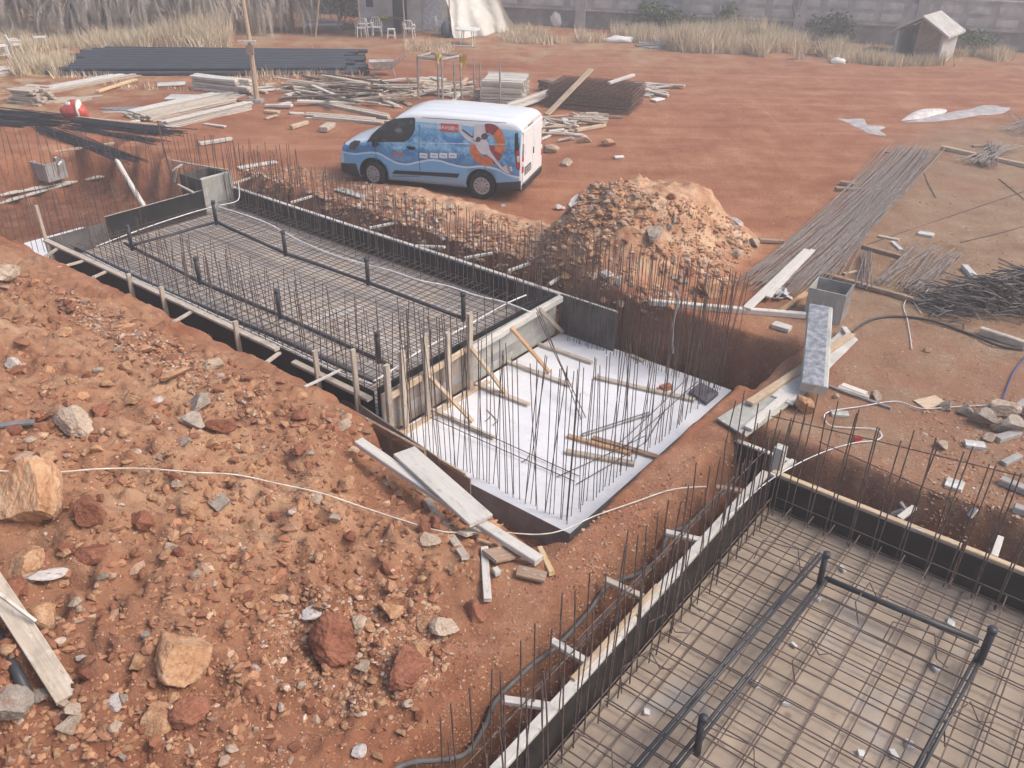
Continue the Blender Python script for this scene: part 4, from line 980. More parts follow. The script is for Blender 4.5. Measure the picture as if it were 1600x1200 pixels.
    def strip(name, pts, wd, mat, off=.005, parent=root):
        out = []
        for i in range(len(pts)):
            a_ = Vector((*pts[max(0, i-1)], 0)); b_ = Vector((*pts[min(len(pts)-1, i+1)], 0)); t_ = (b_-a_).normalized(); nn = Vector((-t_.y, t_.x, 0))*wd/2
            out.append((pts[i][0]+nn.x, pts[i][1]+nn.y)); out.append((pts[i][0]-nn.x, pts[i][1]-nn.y))
        mb = MB(); mb.add([(x, sy(x, z, off), z) for x, z in out], [(2*i, 2*i+1, 2*i+3, 2*i+2) for i in range(len(pts)-1)]); return mb.build(name, mat, parent)
    dl = lambda a, b, k=8: [(a[0]+(b[0]-a[0])*i/k, a[1]+(b[1]-a[1])*i/k) for i in range(k+1)]
    xd = c5(618, 400)[0]
    strip('door_seam', dl((xd, 1.68), (xd, .42))+dl((xd, .42), (1.52, .34), 4)[1:], .014, SEAM)
    x1 = c5(318, 600)[0]; strip('door_seam', dl(c5(312, 460), c5(320, 590)), .012, SEAM)
    q0, q1 = c6(150, 470), c6(1330, 492); strip('slide_rail', dl(q0, q1, 12), .022, LSEAM, .007)
    strip('panel_seam', dl(c6(160, 130), c6(1330, 205), 12), .012, SEAM); xr = c6(1060, 400)[0]
    strip('door_seam', dl((xr, 1.62), (xr, .60)), .012, SEAM)
    strip('panel_seam', dl(c6(345, 190), c6(345, 460), 4), .008, SEAM)
    patch('side_moulding', [c5(*q) for q in ((432, 640), (450, 616), (700, 630), (912, 642), (898, 670), (700, 656))], BLK, .018)
    # door handles
    for p in (c5(565, 455),):
        mb = MB(); mb.box((p[0], sy(*p)-.014, p[1]), (.22, .03, .045)); mb.box((p[0], sy(*p)-.004, p[1]-.03), (.18, .01, .05)); mb.build('door_handle', BLK, root)
    # lamps
    LENS = plain('clear_lens', (.12, .12, .13), .1, .7, 0, .4, 9); REDL = plain('red_lens', (.55, .03, .035), .2, .6); WL = plain('white_lens', (.75, .70, .70), .2, .6)
    h1 = [c5(*q) for q in ((112, 470), (125, 425), (160, 405), (205, 408), (190, 440), (160, 475))]
    patch('headlight', h1, LENS, .012)
    mb = MB()
    for (x, z) in ((.14, 1.0),): mb.add([(x-.02, 2*CY-.30, .93), (x+.22, 2*CY-.14, .99), (x+.3, 2*CY-.16, 1.06), (x+.02, 2*CY-.35, 1.03)], [(0, 1, 2, 3)])
    mb.build('headlight', LENS, root)
    mb = MB(); 
    for i in range(4): mb.box((.012, CY, .72+.07*i), (.05, 1.1, .03))
    mb.build('grille', BLK, root)
    for yy, sg in ((.0, 1), (2*CY, -1)):
        e = MB(); y0 = yy-sg*(.0); 
        def seg(mb, z0, z1):
            P = [(4.80, y0+sg*.035), (4.955, y0+sg*.075), (4.972, y0+sg*.12), (4.955, y0+sg*.20), (4.90, y0+sg*.14)]
            mb.prism([(x, y+sg*(.02+.06*max(0, (z0-1.02))), z0) for x, y in P], (0, sg*.05*(z1-z0), z1-z0))
        seg(e, .74, 1.44); tl = e.build('tail_light', BLK, root)
        for nm_, z0, z1, mt in (('lens', .745, .90, REDL), ('lens', .905, 1.02, WL), ('lens', 1.025, 1.10, REDL)):
            r_ = MB(); P = [(4.79, y0+sg*.028), (4.963, y0+sg*.066), (4.982, y0+sg*.115), (4.965, y0+sg*.19)]
            r_.prism([(x, y+sg*.02, z0) for x, y in P], (0, sg*.006, z1-z0)); r_.build(nm_, mt, tl)
    patch('tail_lamp_side', [c5(*q) for q in ((1298, 362), (1318, 356), (1330, 470), (1340, 590), (1336, 622), (1316, 604), (1300, 470))], BLK, .006)
    patch('tail_lamp_side', [c5(*q) for q in ((1312, 482), (1330, 478), (1338, 590), (1335, 612), (1318, 598))], REDL, .012)
    patch('tail_lamp_side', [c5(*q) for q in ((1317, 520), (1333, 518), (1336, 560), (1320, 562))], WL, .016)
    # rear face: doors, plate, bumper, high lamp
    WHT = plain('white_paint', (.80, .81, .83), .3, .5, 0, .04)
    def rbox(name, y0, y1, z0, z1, x0, x1, mat, parent=root):
        mb = MB(); mb.box(((x0+x1)/2, (y0+y1)/2, (z0+z1)/2), (x1-x0, y1-y0, z1-z0)); return mb.build(name, mat, parent)
    for y0, y1 in ((.24, CY-.006), (CY+.006, 2*CY-.24)):
        d_ = rbox('rear_door', y0-.10 if y0 < CY-.1 else y0, y1+.10 if y1 > CY+.1 else y1, .47, 1.72, 4.93, 4.966, WHT)
        rbox('panel', y0+.10, y1-.10, 1.12, 1.60, 4.967, 4.972, WHT, d_)
    rbox('door_seam', CY-.005, CY+.005, .62, 1.72, 4.93, 4.962, SEAM)
    rbox('brake_light', CY-.42, CY-.05, 1.765, 1.80, 4.90, 4.965, REDL if False else plain('dark_red_lens', (.20, .12, .12), .3))
    rbox('door_handle', CY+.02, CY+.06, 1.0, 1.15, 4.966, 4.985, BLK)
    pl = rbox('number_plate', .30, .82, .66, .79, 4.966, 4.976, plain('plate', (.40, .40, .42), .4))
    rbox('plate_recess', .27, .85, .63, .83, 4.960, 4.968, BLK)
    mb = MB(); mb.prism([(4.80, .06, .29), (4.80, 2*CY-.06, .29), (4.97, 2*CY-.10, .31), (5.0, 2*CY-.30, .31), (5.0, .30, .31), (4.97, .10, .31)], (0, 0, .13)); mb.build('bumper', BLK, root)
    rbox('bumper_step', .2, 2*CY-.2, .441, .453, 4.93, 4.99, plain('grey_trim', (.12, .12, .125), .6))
    def text(s_, size, mat, name, parent, place, rot):
        cu = bpy.data.curves.new(name, 'FONT'); cu.body = s_; cu.size = size; cu.align_x = 'CENTER'; cu.align_y = 'CENTER'; cu.extrude = .001
        ob = bpy.data.objects.new(name, cu); COL.objects.link(ob); dg = bpy.context.evaluated_depsgraph_get()
        me = bpy.data.meshes.new_from_object(ob.evaluated_get(dg)); bpy.data.objects.remove(ob); me.materials.append(mat)
        o2 = bpy.data.objects.new(name, me); COL.objects.link(o2); o2.parent = parent; o2.location = place; o2.rotation_euler = rot; return o2
    DARK = plain('dark_print', (.04, .04, .05), .5); PRW = plain('white_print', (.80, .82, .85), .5, .3, 0, .05)
    text('07 AKL 12', .13, DARK, 'plate_letters', pl, (4.978, .56, .725), (R(90), 0, R(90)))
    # adverts
    TILT = lambda x, z: math.atan2(sy(x, z+.1)-sy(x, z-.1), .2)
    def stext(s_, c_, size, mat, parent=root):
        x, z = c_; return text(s_, size, mat, 'lettering', parent, (x, sy(x, z, .012), z), (R(90)-TILT(x, z), 0, 0))
    RED = plain('red_print', (.62, .11, .09), .5, .3, 0, .08); ORG = plain('orange_print', (.72, .20, .07), .5, .3, 0, .25, 8); DRD = plain('dark_red_print', (.33, .07, .075), .5, .3, 0, .25, 8)
    SKIN = plain('pale_skin_print', (.72, .66, .68), .5, .3, 0, .10, 7); HAIR = plain('dark_hair_print', (.13, .07, .08), .5)
    stext('SUPERPOOL', c6(283, 252), .098, PRW)
    patch('red_panel', [c6(*q) for q in ((420, 205), (672, 222), (672, 330), (420, 318))], RED, .006)
    stext('HAVUZ', c6(500, 268), .13, PRW); stext('KİMYA', c6(608, 278), .075, PRW)
    for x in (205, 352, 480, 608):
        q = patch('sponsor_panel', [c6(*k) for k in ((x-55, 602), (x+55, 610), (x+55, 682), (x-55, 674))], PRW, .006)
        strip('sponsor_mark', [c6(x-32, 640), c6(x+32, 645)], .022, plain('grey_print', (.30, .36, .46), .5), .010, q)
    # lifebuoy
    def arc(a0, a1, k=14, ro=(246, 286), ri=(128, 160), c0=(1084, 498), c1=(1070, 500)):
        o_ = [(c0[0]+ro[0]*math.cos(R(a0+(a1-a0)*i/k)), c0[1]-ro[1]*math.sin(R(a0+(a1-a0)*i/k))) for i in range(k+1)]
        i_ = [(c1[0]+ri[0]*math.cos(R(a0+(a1-a0)*i/k)), c1[1]-ri[1]*math.sin(R(a0+(a1-a0)*i/k))) for i in range(k, -1, -1)]
        return o_, i_
    buoy = None
    for a0, a1, mt in ((102, 52, DRD), (52, -28, ORG), (-28, -66, DRD), (-66, -180, ORG)):
        o_, i_ = arc(a0, a1); k = len(o_); bm_v = [c6(*q) for q in o_]+[c6(*q) for q in i_[::-1]]
        mb = MB(); mb.add([(x, sy(x, z, .0065), z) for x, z in bm_v], [(i, i+1, k+i+1, k+i) for i in range(k-1)]); mb.build('lifebuoy_print', mt, root)
    pp = lambda nm, P, mt, off: patch(nm, [c6(*q) for q in P], mt, off, cuts=2)
    pp('swimmer_print', ((880, 232), (960, 222), (1035, 236), (1050, 320), (1068, 430), (1105, 500), (1120, 590), (1060, 632), (985, 606), (938, 540), (900, 440)), SKIN, .0085)
    pp('swimmer_print', ((678, 200), (690, 255), (700, 200), (710, 250), (722, 205), (722, 290), (790, 345), (870, 395), (925, 430), (930, 482), (850, 462), (760, 400), (700, 335), (672, 270)), SKIN, .008)
    pp('swimmer_print', ((1060, 560), (1120, 570), (1180, 650), (1240, 730), (1300, 800), (1370, 765), (1345, 812), (1432, 800), (1380, 832), (1438, 858), (1380, 858), (1415, 893), (1340, 878), (1270, 820), (1160, 690), (1080, 630)), SKIN, .010)
    pp('hair_print', ((720, 280), (800, 330), (870, 385), (880, 360), (884, 410), (860, 400), (780, 345), (722, 302)), HAIR, .0095)
    pp('hair_print', ((1105, 505), (1190, 510), (1185, 600), (1230, 690), (1200, 690), (1140, 600)), DRD, .0075)
    for cx0, cy0, r0, r1 in ((955, 425, 36, 36), (1040, 385, 48, 44)):
        pp('goggle_print', [(cx0+r0*math.cos(t*math.pi/6), cy0+r1*math.sin(t*math.pi/6)) for t in range(12)], HAIR, .0105)
    strip('hair_print', [c6(880, 425), c6(920, 455), c6(1100, 370)], .02, HAIR, .011)
    em = [c5(440, 512), c5(452, 470), c5(462, 500), c5(475, 478), c5(485, 505), c5(498, 482), c5(512, 512), c5(490, 512), c5(472, 498), c5(462, 516)]
    patch('emblem', em, ORG, .006, cuts=1)
    stext('AQUATEK', c5(472, 540), .085, plain('pink_print', (.55, .40, .50), .5))
    # wheels
    TRIM = plain('wheel_cover', (.42, .42, .43), .45, .5, .4, .2, 8)
    def wheel(x, y, sg, steer=0):
        e = empty('wheel'); e.parent = root; e.location = (x, y, WR); e.rotation_euler = (0, 0, steer)
        mb = MB(); prof = [(.215, -.09), (.22, -.11), (.30, -.118), (.33, -.10), (.338, -.06), (.338, .06), (.33, .10), (.30, .11), (.215, .09)]
        k = 40; vs = [(r_*math.cos(2*math.pi*i/k), w_, r_*math.sin(2*math.pi*i/k)) for i in range(k) for r_, w_ in prof]; m_ = len(prof)
        mb.add(vs, [(i*m_+j, i*m_+j+1, ((i+1) % k)*m_+j+1, ((i+1) % k)*m_+j) for i in range(k) for j in range(m_-1)]); mb.build('tyre', RUB, e, smooth=True)
        f = MB(); s_ = -sg   # outward direction
        out = -1 if sg > 0 else 1
        ringp = lambda r_, w_: [(r_*math.cos(2*math.pi*i/40), w_*out, r_*math.sin(2*math.pi*i/40)) for i in range(40)]
        A_, B_, C_ = ringp(.222, .100), ringp(.205, .112), ringp(.17, .106)
        f.add(A_+B_+C_, [(i, (i+1) % 40, 40+(i+1) % 40, 40+i) for i in range(40)]+[(40+i, 40+(i+1) % 40, 80+(i+1) % 40, 80+i) for i in range(40)])
        hub = ringp(.085, .118)[::4]; hub2 = ringp(.085, .095)[::4]
        f.add(hub+hub2, [tuple(range(10))]+[(i, (i+1) % 10, 10+(i+1) % 10, 10+i) for i in range(10)])
        for i in range(10):
            a_ = 2*math.pi*i/10; r1, r2 = .08, .175; w1, w2 = .026, .040
            c_, s2 = math.cos(a_), math.sin(a_); t_ = (-s2, c_)
            q = [(c_*r1+t_[0]*w1, out*.113, s2*r1+t_[1]*w1), (c_*r1-t_[0]*w1, out*.113, s2*r1-t_[1]*w1), (c_*r2-t_[0]*w2, out*.108, s2*r2-t_[1]*w2), (c_*r2+t_[0]*w2, out*.108, s2*r2+t_[1]*w2)]
            f.add(q, [(0, 1, 2, 3)])
        f.build('wheel_cover', TRIM, e)
        b_ = MB(); bk = ringp(.21, .08); b_.add(bk, [tuple(range(40))]); b_.build('brake', BLK, e)
    wheel(WX[0], .135, 1, R(-14)); wheel(WX[1], .13, 1); wheel(WX[0], 2*CY-.135, -1, R(-14)); wheel(WX[1], 2*CY-.13, -1)
    # mirrors
    for sg, y in ((-1, .02), (1, 2*CY-.02)):
        mb = MB(); c_ = Vector((1.16, y+sg*.12, 1.17)); P = []
        mb.prism([(1.10, y+sg*.06, 1.10), (1.17, y+sg*.06, 1.08), (1.19, y+sg*.22, 1.10), (1.10, y+sg*.22, 1.12)], (.03, 0, .22)); mb.box((1.18, y+sg*.02, 1.14), (.06, .12, .05)); mb.build('mirror', BLK, root)
    # roof ribs
    for yy in (.42, .78, 1.2, 1.56):
        mb = MB(); pts = []
        for i in range(12):
            x = 2.3+2.3*i/11; pts.append((x, yy, lerp(x, ZT)+.03*(1-((yy-CY)/.72)**2)))
        mb.tube(pts, .004, 6); mb.build('roof_rib', WHT, root, smooth=True)
    return root
van = make_van()

# ------------------------------------------------------------------ stores of timber, pipe and bar beyond the van
def dup_planks(label, group, specs, mat, name='plank', cat='plank'):
    """specs: (p0, p1, w, t); boards share a few meshes per group"""
    protos = {}
    for p0, p1, w, t in specs:
        L = (p1-p0).length; key = (round(L*2)/2, round(w*50), round(t*50), random.randrange(3))
        if key not in protos:
            me = plank_mesh(max(.3, key[0]), w, t, .008); me.materials.append(mat if not isinstance(mat, list) else random.choice(mat)); protos[key] = me
        o = bpy.data.objects.new(name, protos[key]); COL.objects.link(o)
        m = frame_of(p0, p1); z = Vector((m[0][2], m[1][2], m[2][2])); m.translation = p0+z*(t/2); o.matrix_world = m; tag(o, label, cat, group)
def stack(label, group, a, b, width, nw, nl, t, mat, jit=.12, z0=0.0, name='board'):
    p, q = at(*a, z0), at(*b, z0); d = (q-p).normalized(); s = Vector((d.y, -d.x, 0)); sp = []
    if s.y < 0: s = -s
    w = width/nw
    for l in range(nl):
        for i in range(nw):
            o = s*(w*(i+.5)+random.uniform(-.02, .02)); z = Vector((0, 0, l*(t+.004)))
            e0, e1 = random.uniform(-jit, jit), random.uniform(-jit, jit)
            k = random.uniform(-.03, .03)
            sp.append((p+o+z+d*e0+s*k, q+o+z+d*e1-s*k, w*.88, t*random.uniform(.8, 1)))
    dup_planks(label, group, sp, mat, name, name.replace('_', ' '))
stack('pale long board in the low stack left of the wooden pole', 'boards stacked left of the pole', (262, 203), (392, 172), .30, 2, 5, .05, [W_PALE, W_PALE, W_GREY], .15)
stack('grey long board in the wide stack behind the pale one left of the pole', 'boards in the wide grey stack', (236, 192), (376, 160), 1.35, 6, 4, .05, [W_GREY, W_PALE], .15)
stack('thick grey board in the tall stack near the pole', 'thick boards near the pole', (300, 140), (378, 149), .5, 2, 5, .10, [W_GREY, W_PALE], .08)
stack('thin board scattered by the purple grey pile left of the boards', 'thin boards left of the stacks', (168, 178), (240, 176), .8, 6, 1, .05, [W_GREY, METAL_G], .4)
stack('dark grey board in the stack at the far left', 'boards in the far left stack', (18, 163), (52, 166), 1.0, 5, 7, .07, [W_GREY, W_GREY, W_BROWN], .15)
stack('long pale board lying right of the far left stack', 'long boards by the far left stack', (62, 150), (205, 122), .9, 5, 2, .05, [W_PALE, W_GREY], .6)
stack('loose light board spilling from the far left stack', 'loose boards by the far left stack', (60, 166), (150, 158), .9, 6, 1, .06, [W_TAN, W_GREY], .7)
stack('grey board in the small pile at the left edge', 'boards at the left edge', (-15, 122), (24, 116), .8, 3, 4, .06, [W_PALE, W_GREY], .1)
stack('square timber in the neat block behind the van', 'square timbers behind the van', (752, 160), (815, 163), 1.75, 14, 7, .105, [W_GREY, W_GREY, W_PALE], .05, 0, 'square_timber')
stack('dark square timber in the low block right of the neat one', 'dark square timbers', (842, 142), (868, 150), .9, 7, 4, .10, [W_DARK, W_BROWN], .1, 0, 'square_timber')
stack('pale board in the low stack in front of the van bonnet', 'boards beyond the van bonnet', (478, 186), (590, 195), .55, 3, 2, .05, [W_GREY, W_PALE], .25)
stack('long grey board between the scrap pile and the van', 'boards between scrap pile and van', (510, 168), (606, 187), .35, 2, 2, .06, [W_GREY], .2)
stack('pale pole lying between the neat block and the rusty mesh pile', 'pale poles by the mesh pile', (812, 170), (880, 146), .7, 5, 1, .09, [W_PALE, W_GREY], .3, .1, 'timber_pole')
for a, b, w, t, mt, lab in (((262, 152), (345, 153), .8, .03, SHEET_PALE, 'white sheet lying below the thick boards near the pole'), ((246, 133), (290, 131), .6, .04, SHEET_PALE, 'pale broken sheet behind the white sheet near the pole'),
    ((388, 141), (430, 138), .8, .03, SHEET_PALE, 'pale sheet on the ground right of the pole'), ((120, 187), (255, 200), .14, .10, W_TAN, 'long tan timber lying over the dark bars at left'),
    ((195, 196), (216, 190), .2, .06, W_PALE, 'small pale block on the long tan timber'), ((152, 145), (212, 126), .18, .08, W_NEW, 'light yellow timber by the far left stack'),
    ((320, 195), (352, 199), .12, .05, W_PALE, 'thin pale board in front of the low pale stack'), ((455, 202), (480, 194), .14, .12, W_TAN, 'short round post near the van bonnet'),
    ((505, 206), (518, 198), .3, .14, W_GREY, 'grey block near the van bonnet'), ((700, 150), (746, 152), .1, .05, W_PALE, 'pale board behind the van roof'),
    ((690, 71), (744, 74), .1, .05, W_PALE, 'pale stick on the ground below the white garden table'), ((645, 150), (672, 146), .2, .03, PLASTIC_W, 'white board on the scrap pile'),
    ((951, 132), (990, 119), .14, .09, W_PALE, 'short white beam lying on the rusty mesh pile'), ((855, 180), (924, 109), .22, .05, W_TAN, 'long tan plank leaning over the rusty mesh pile'),
    ((848, 203), (888, 196), .10, .05, W_PALE, 'pale stick right of the van rear'), ((860, 208), (912, 214), .10, .06, W_PALE, 'pale board below the mesh pile'),
    ((900, 206), (945, 198), .14, .10, W_TAN, 'tan log right of the van rear'), ((960, 247), (974, 246), .14, .05, PLASTIC_W, 'white flat piece on the red ground right of the stones'),
    ((1020, 158), (1034, 155), .3, .05, PLASTIC_W, 'pale flat stone-like board right of the mesh pile')):
    lf = .9 if 'leaning' in lab else (.55 if 'on the rusty' in lab else .02)
    if lf == .9: plank('plank', at(*a, .02), at(*b, 1.25), w, t, mt, lab, 'plank')
    elif lf == .55: plank('plank', at(*a, .62), at(*b, .70), w, t, mt, lab, 'plank')
    else: tim(a, b, w, t, mt, lab, 0.02, 0.02)
def messy(label, group, cx, cy, rx, ry, n, Lr, ang, mats, zmax=.5, name='plank'):
    sp = {}
    for i in range(n):
        f = random.random()**.6; th = random.uniform(0, 6.28); px, py = cx+rx*f*math.cos(th), cy+ry*f*math.sin(th)
        c = at(px, py, 0); c.z = max(.02, zmax*(1-f)*random.random()); a = random.gauss(*ang); L = random.uniform(*Lr); d = Vector((math.cos(a), math.sin(a), random.gauss(0, .06)))*L/2
        if c.z < abs(d.z): c.z = abs(d.z)+.02
        sp.setdefault(random.randrange(len(mats)), []).append((c-d, c+d, random.choice((.06, .10, .14, .2)), random.choice((.04, .05, .08))))
    for k, v in sp.items(): dup_planks(label, group, v, mats[k], name, name)
messy('weathered plank in the big heap of scrap timber behind the van bonnet', 'scrap timber heap', 545, 146, 88, 22, 95, (.9, 3.2), (-.35, .5), [W_GREY, W_GREY, W_DARK, W_PALE, W_BROWN], .6)
messy('broken lath in the low scatter under the scaffold posts', 'laths under the scaffold', 688, 142, 58, 18, 45, (.5, 1.8), (.2, .7), [W_GREY, W_PALE, W_TAN], .3, 'lath')
messy('short broken plank in the litter right of the van rear', 'litter right of the van', 872, 205, 28, 22, 22, (.4, 1.3), (.1, .7), [W_GREY, W_PALE, W_TAN], .2)
messy('grey root-like stick below the rusty mesh pile', 'sticks below the mesh pile', 925, 188, 28, 8, 18, (.3, .9), (.0, .6), [W_GREY, W_BROWN], .15, 'stick')
messy('thin grey stick right of the rusty mesh pile', 'sticks right of the mesh pile', 1010, 142, 34, 9, 26, (.5, 1.6), (-.2, .4), [W_GREY, W_PALE], .15, 'stick')
messy('grey flat scrap lying near the dry grass by the wall', 'flat scraps near the wall', 1030, 72, 26, 6, 14, (.5, 1.4), (0, .6), [W_GREY, METAL_G], .1, 'scrap')
messy('small pale offcut lying on the red ground near the pole', 'offcuts near the pole', 430, 160, 45, 30, 14, (.25, .8), (.2, .9), [W_PALE, W_TAN], .05, 'offcut')
# long black pipes
pipe_protos = {}
base0, base1 = at(85, 119, 0), at(462, 117, 0); back0, back1 = at(150, 84, 0), at(535, 88, 0)
k = 0
for row in range(24):
    for lay in range(2 if row % 2 else 1):
        f = row/23; p = base0.lerp(back0, f); q = base1.lerp(back1, f); d = (q-p).normalized(); r = .085
        z = r + lay*.15; p = p+d*random.uniform(-.5, .6); L = 11.6+random.uniform(-.1, .1)
        if 'm' not in pipe_protos:
            mb = MB(); mb.tube([(0, 0, 0), (3, .02, 0), (6, -.02, 0), (9, .015, 0), (11.6, 0, 0)], r, 10, cap=False); mb.tube([(0, 0, 0), (11.6, 0, 0)], r*.86, 10, cap=False)
            me = bpy.data.meshes.new('pipe'); me.from_pydata(mb.v, [], mb.f); me.materials.append(PVC_BLUE); me.update(); me.polygons.foreach_set('use_smooth', [True]*len(me.polygons)); pipe_protos['m'] = me
        o = bpy.data.objects.new('pipe', pipe_protos['m']); COL.objects.link(o); o.location = (p.x, p.y, z); o.rotation_euler = (0, 0, math.atan2(d.y, d.x))
        tag(o, 'long black plastic pipe in the wide bundle before the dry palms', 'pipe', 'long black pipes')
def dark_bundle(label, a, b, width, n, r, mat, z=.06, lay=4):
    mb = MB(); p, q = at(*a, 0), at(*b, 0); d = (q-p).normalized(); s = Vector((d.y, -d.x, 0))
    for i in range(n):
        o = s*random.uniform(-.5, .5)*width; k = s*random.gauss(0, .12); zz = Vector((0, 0, z+r*2*random.randrange(lay)))
        e0, e1 = d*random.uniform(-.8, .5), d*random.uniform(-.5, .8)
        mb.tube([p+o+e0+zz-k, (p+q)/2+o+zz, q+o+e1+zz+k], r, 4, cap=False)
    return tag(mb.build('bar_bundle', mat), label, 'rebar')
BARD = plain('dark_bar_steel', (.06, .055, .06), .7, .3, .2, .4)
dark_bundle('dark bar bundle at the left edge before the far left stack', (-60, 176), (80, 192), .9, 60, .014, BARD, .05, 6)
dark_bundle('second dark bar bundle at the left edge behind the other', (-60, 192), (60, 196), .7, 40, .014, BARD, .04, 3)
dark_bundle('dark bar bundle slanting towards the pits at left', (75, 206), (200, 250), .55, 46, .013, BARD, .04, 3)
dark_bundle('dark bar bundle under the long tan timber', (125, 194), (260, 210), .6, 46, .013, BARD, .04, 4)
dark_bundle('short dark bars between two dark bundles at left', (120, 204), (232, 222), .35, 24, .012, BARD, .04, 2)
# rusty mesh pile
e = empty('mesh_pile', at(925, 165, 0), -.35); tag(e, 'rust brown pile of welded mesh sheets right of the van', 'mesh pile')
MESHM = plain('rusty_mesh', (.19, .105, .08), .85, .2, .2, .45, 10)
for l in range(17):
    mb = MB(); ox, oy = random.uniform(-.08, .08)-.035*l*0, random.uniform(-.06, .06)+.035*l; W2, D2 = 1.55, 1.05; z = .04+.036*l + .0
    for i in range(16): x = -W2+2*W2*i/15; mb.tube([(x+ox, -D2+oy, z), (x+ox, D2+oy, z)], .012, 4)
    for i in range(11): y = -D2+2*D2*i/10; mb.tube([(-W2+ox, y+oy, z+.018), (W2+ox, y+oy, z+.018)], .012, 4)
    mb.build('mesh_sheet', MESHM, e)
# pole, scaffold, barrow, red bag
e = empty('wooden_pole', at(402, 160, 0)); tag(e, 'tall wooden pole with a crosspiece and box rising behind the board stacks', 'pole')
mb = MB(); mb.tube([(0, 0, 0), (.02, 0, 2), (-.14, 0, 6)], [.10, .085, .06], 8); mb.build('shaft', W_TAN, e)
mb = MB(); mb.box((-.05, -.12, 2.05), (.62, .08, .07)); mb.build('crosspiece', W_PALE, e)
mb = MB(); mb.box((.03, -.14, 1.78), (.24, .12, .30)); mb.build('meter_box', W_BROWN, e)
mb = MB(); mb.box((-.05, 0, .06), (.5, .4, .12)); mb.build('footing', CEDGE, e)
e = empty('scaffold', at(700, 158, 0)); tag(e, 'low scaffold of grey props with a square frame behind the van roof', 'scaffold'); L = e.location
tops = [((652, 86), (654, 155)), ((684, 86), (685, 158)), ((690, 90), (692, 160)), ((709, 96), (711, 158)), ((719, 100), (722, 158))]
PROP = plain('grey_prop', (.42, .39, .37), .6, .4, .3, .3, 8)
def vbar(t, b, r, parent, L, mat, name):
    pb = at(*b, 0); d = ray(*t); s_ = (pb-EYE).dot(Vector((0, 1, 0)))/d.y; pt = EYE+d*s_
    mb = MB(); mb.tube([pb-L, pt-L], r, 6); mb.tube([pb-L+(pt-pb)*.42, pb-L+(pt-pb)*.5], r*1.5, 6); return mb.build(name, mat, parent), pt
tp = []
for t, b in tops: o, pt = vbar(t, b, .04, e, L, PROP, 'prop'); tp.append(pt)
mb = MB(); cs = [at(652, 102, 0)]; zf = 1.45
cor = [tp[0], tp[2], tp[4], tp[3]]
cor = [Vector((c.x, c.y, zf+random.uniform(-.03, .03))) for c in cor]
cor[2] = cor[2]+Vector((0, .5, 0)); cor[3] = cor[3]+Vector((-.9, 1.0, 0))
for i in range(4): mb.tube([cor[i]-L, cor[(i+1) % 4]-L], .05, 6)
mb.build('top_frame', PROP, e)
YEL = plain('yellow_rag', (.60, .45, .14), .8)
for (x, y), h in (((684, 92), .45), ((722, 95), .5)):
    d = ray(x, y); s_ = (tp[2].y-EYE.y)/d.y; c = EYE+d*s_-L; mb = MB()
    for i in range(8): mb.add([c+Vector((random.uniform(-.1, .1), random.uniform(-.08, .08), h*.5)), c+Vector((random.uniform(-.12, .12), random.uniform(-.1, .1), -h*.5)), c+Vector((random.uniform(-.05, .2), random.uniform(-.1, .1), h*.3))], [(0, 1, 2)])
    mb.build('rag', YEL, e)
for i, (t, b) in enumerate((((740, 91), (742, 158)), ((750, 98), (751, 160)), ((781, 96), (781, 162)))):
    pb = at(*b, 0); e2 = empty('prop', pb); vbar(t, b, .035, e2, pb, PROP, 'post'); tag(e2, ('left upright grey prop right of the scaffold', 'middle upright grey prop standing next to another one', 'upright grey prop in front of the neat block of square timbers')[i], 'prop')
e = empty('wheelbarrow', at(602, 118, 0), R(10)); tag(e, 'pale wheelbarrow standing behind the scrap timber heap', 'wheelbarrow')
mb = MB(); a = [(-.42, -.20, .30), (.30, -.16, .28), (.30, .16, .28), (-.42, .20, .30)]; b = [(-.62, -.32, .58), (.42, -.28, .58), (.42, .28, .58), (-.62, .32, .58)]
mb.add(a+b, [(3, 2, 1, 0)]+[(i, (i+1) % 4, 4+(i+1) % 4, 4+i) for i in range(4)]); mb.build('tray', plain('pale_steel', (.55, .53, .50), .5, .4, .2), e)
for s_ in (-1, 1):
    mb = MB(); mb.tube([(-.75, s_*.08, .22), (.2, s_*.18, .26), (.85, s_*.3, .78)], .02, 6); mb.tube([(.3, s_*.2, .3), (.4, s_*.25, 0)], .02, 6); mb.build('handle', METAL_G, e)
mb = MB(); mb.tube([(-.8, -.04, .19), (-.8, .04, .19)], .19, 16); mb.build('wheel', PLY_BLACK, e)
e = empty('sack', at(118, 184, 0)); e.scale = (.74, .74, .85); tag(e, 'red and white plastic sack slumped by the dark bars at left', 'sack')
def blob(name, r, mat, parent, seed, loc=(0, 0, 0), rough=.25, sub=3):
    bm = bmesh.new(); bmesh.ops.create_icosphere(bm, subdivisions=sub, radius=1); rr = random.Random(seed); of = rr.uniform(0, 50)
    P = np.array([v.co[:] for v in bm.verts]); nz_ = fbm(P[:, 0]*1.6+of+P[:, 2], P[:, 1]*1.6+of-P[:, 2]*.7, seed, 3)-.5
    for v, k_ in zip(bm.verts, nz_): v.co = Vector((v.co.x*r[0], v.co.y*r[1], max(-.8, v.co.z)*r[2]))*(1+rough*2*float(k_))
    me = bpy.data.meshes.new(name); bm.to_mesh(me); bm.free(); me.materials.append(mat)
    for p in me.polygons: p.use_smooth = True
    o = bpy.data.objects.new(name, me); COL.objects.link(o); o.location = loc
    if parent: o.parent = parent
    return o
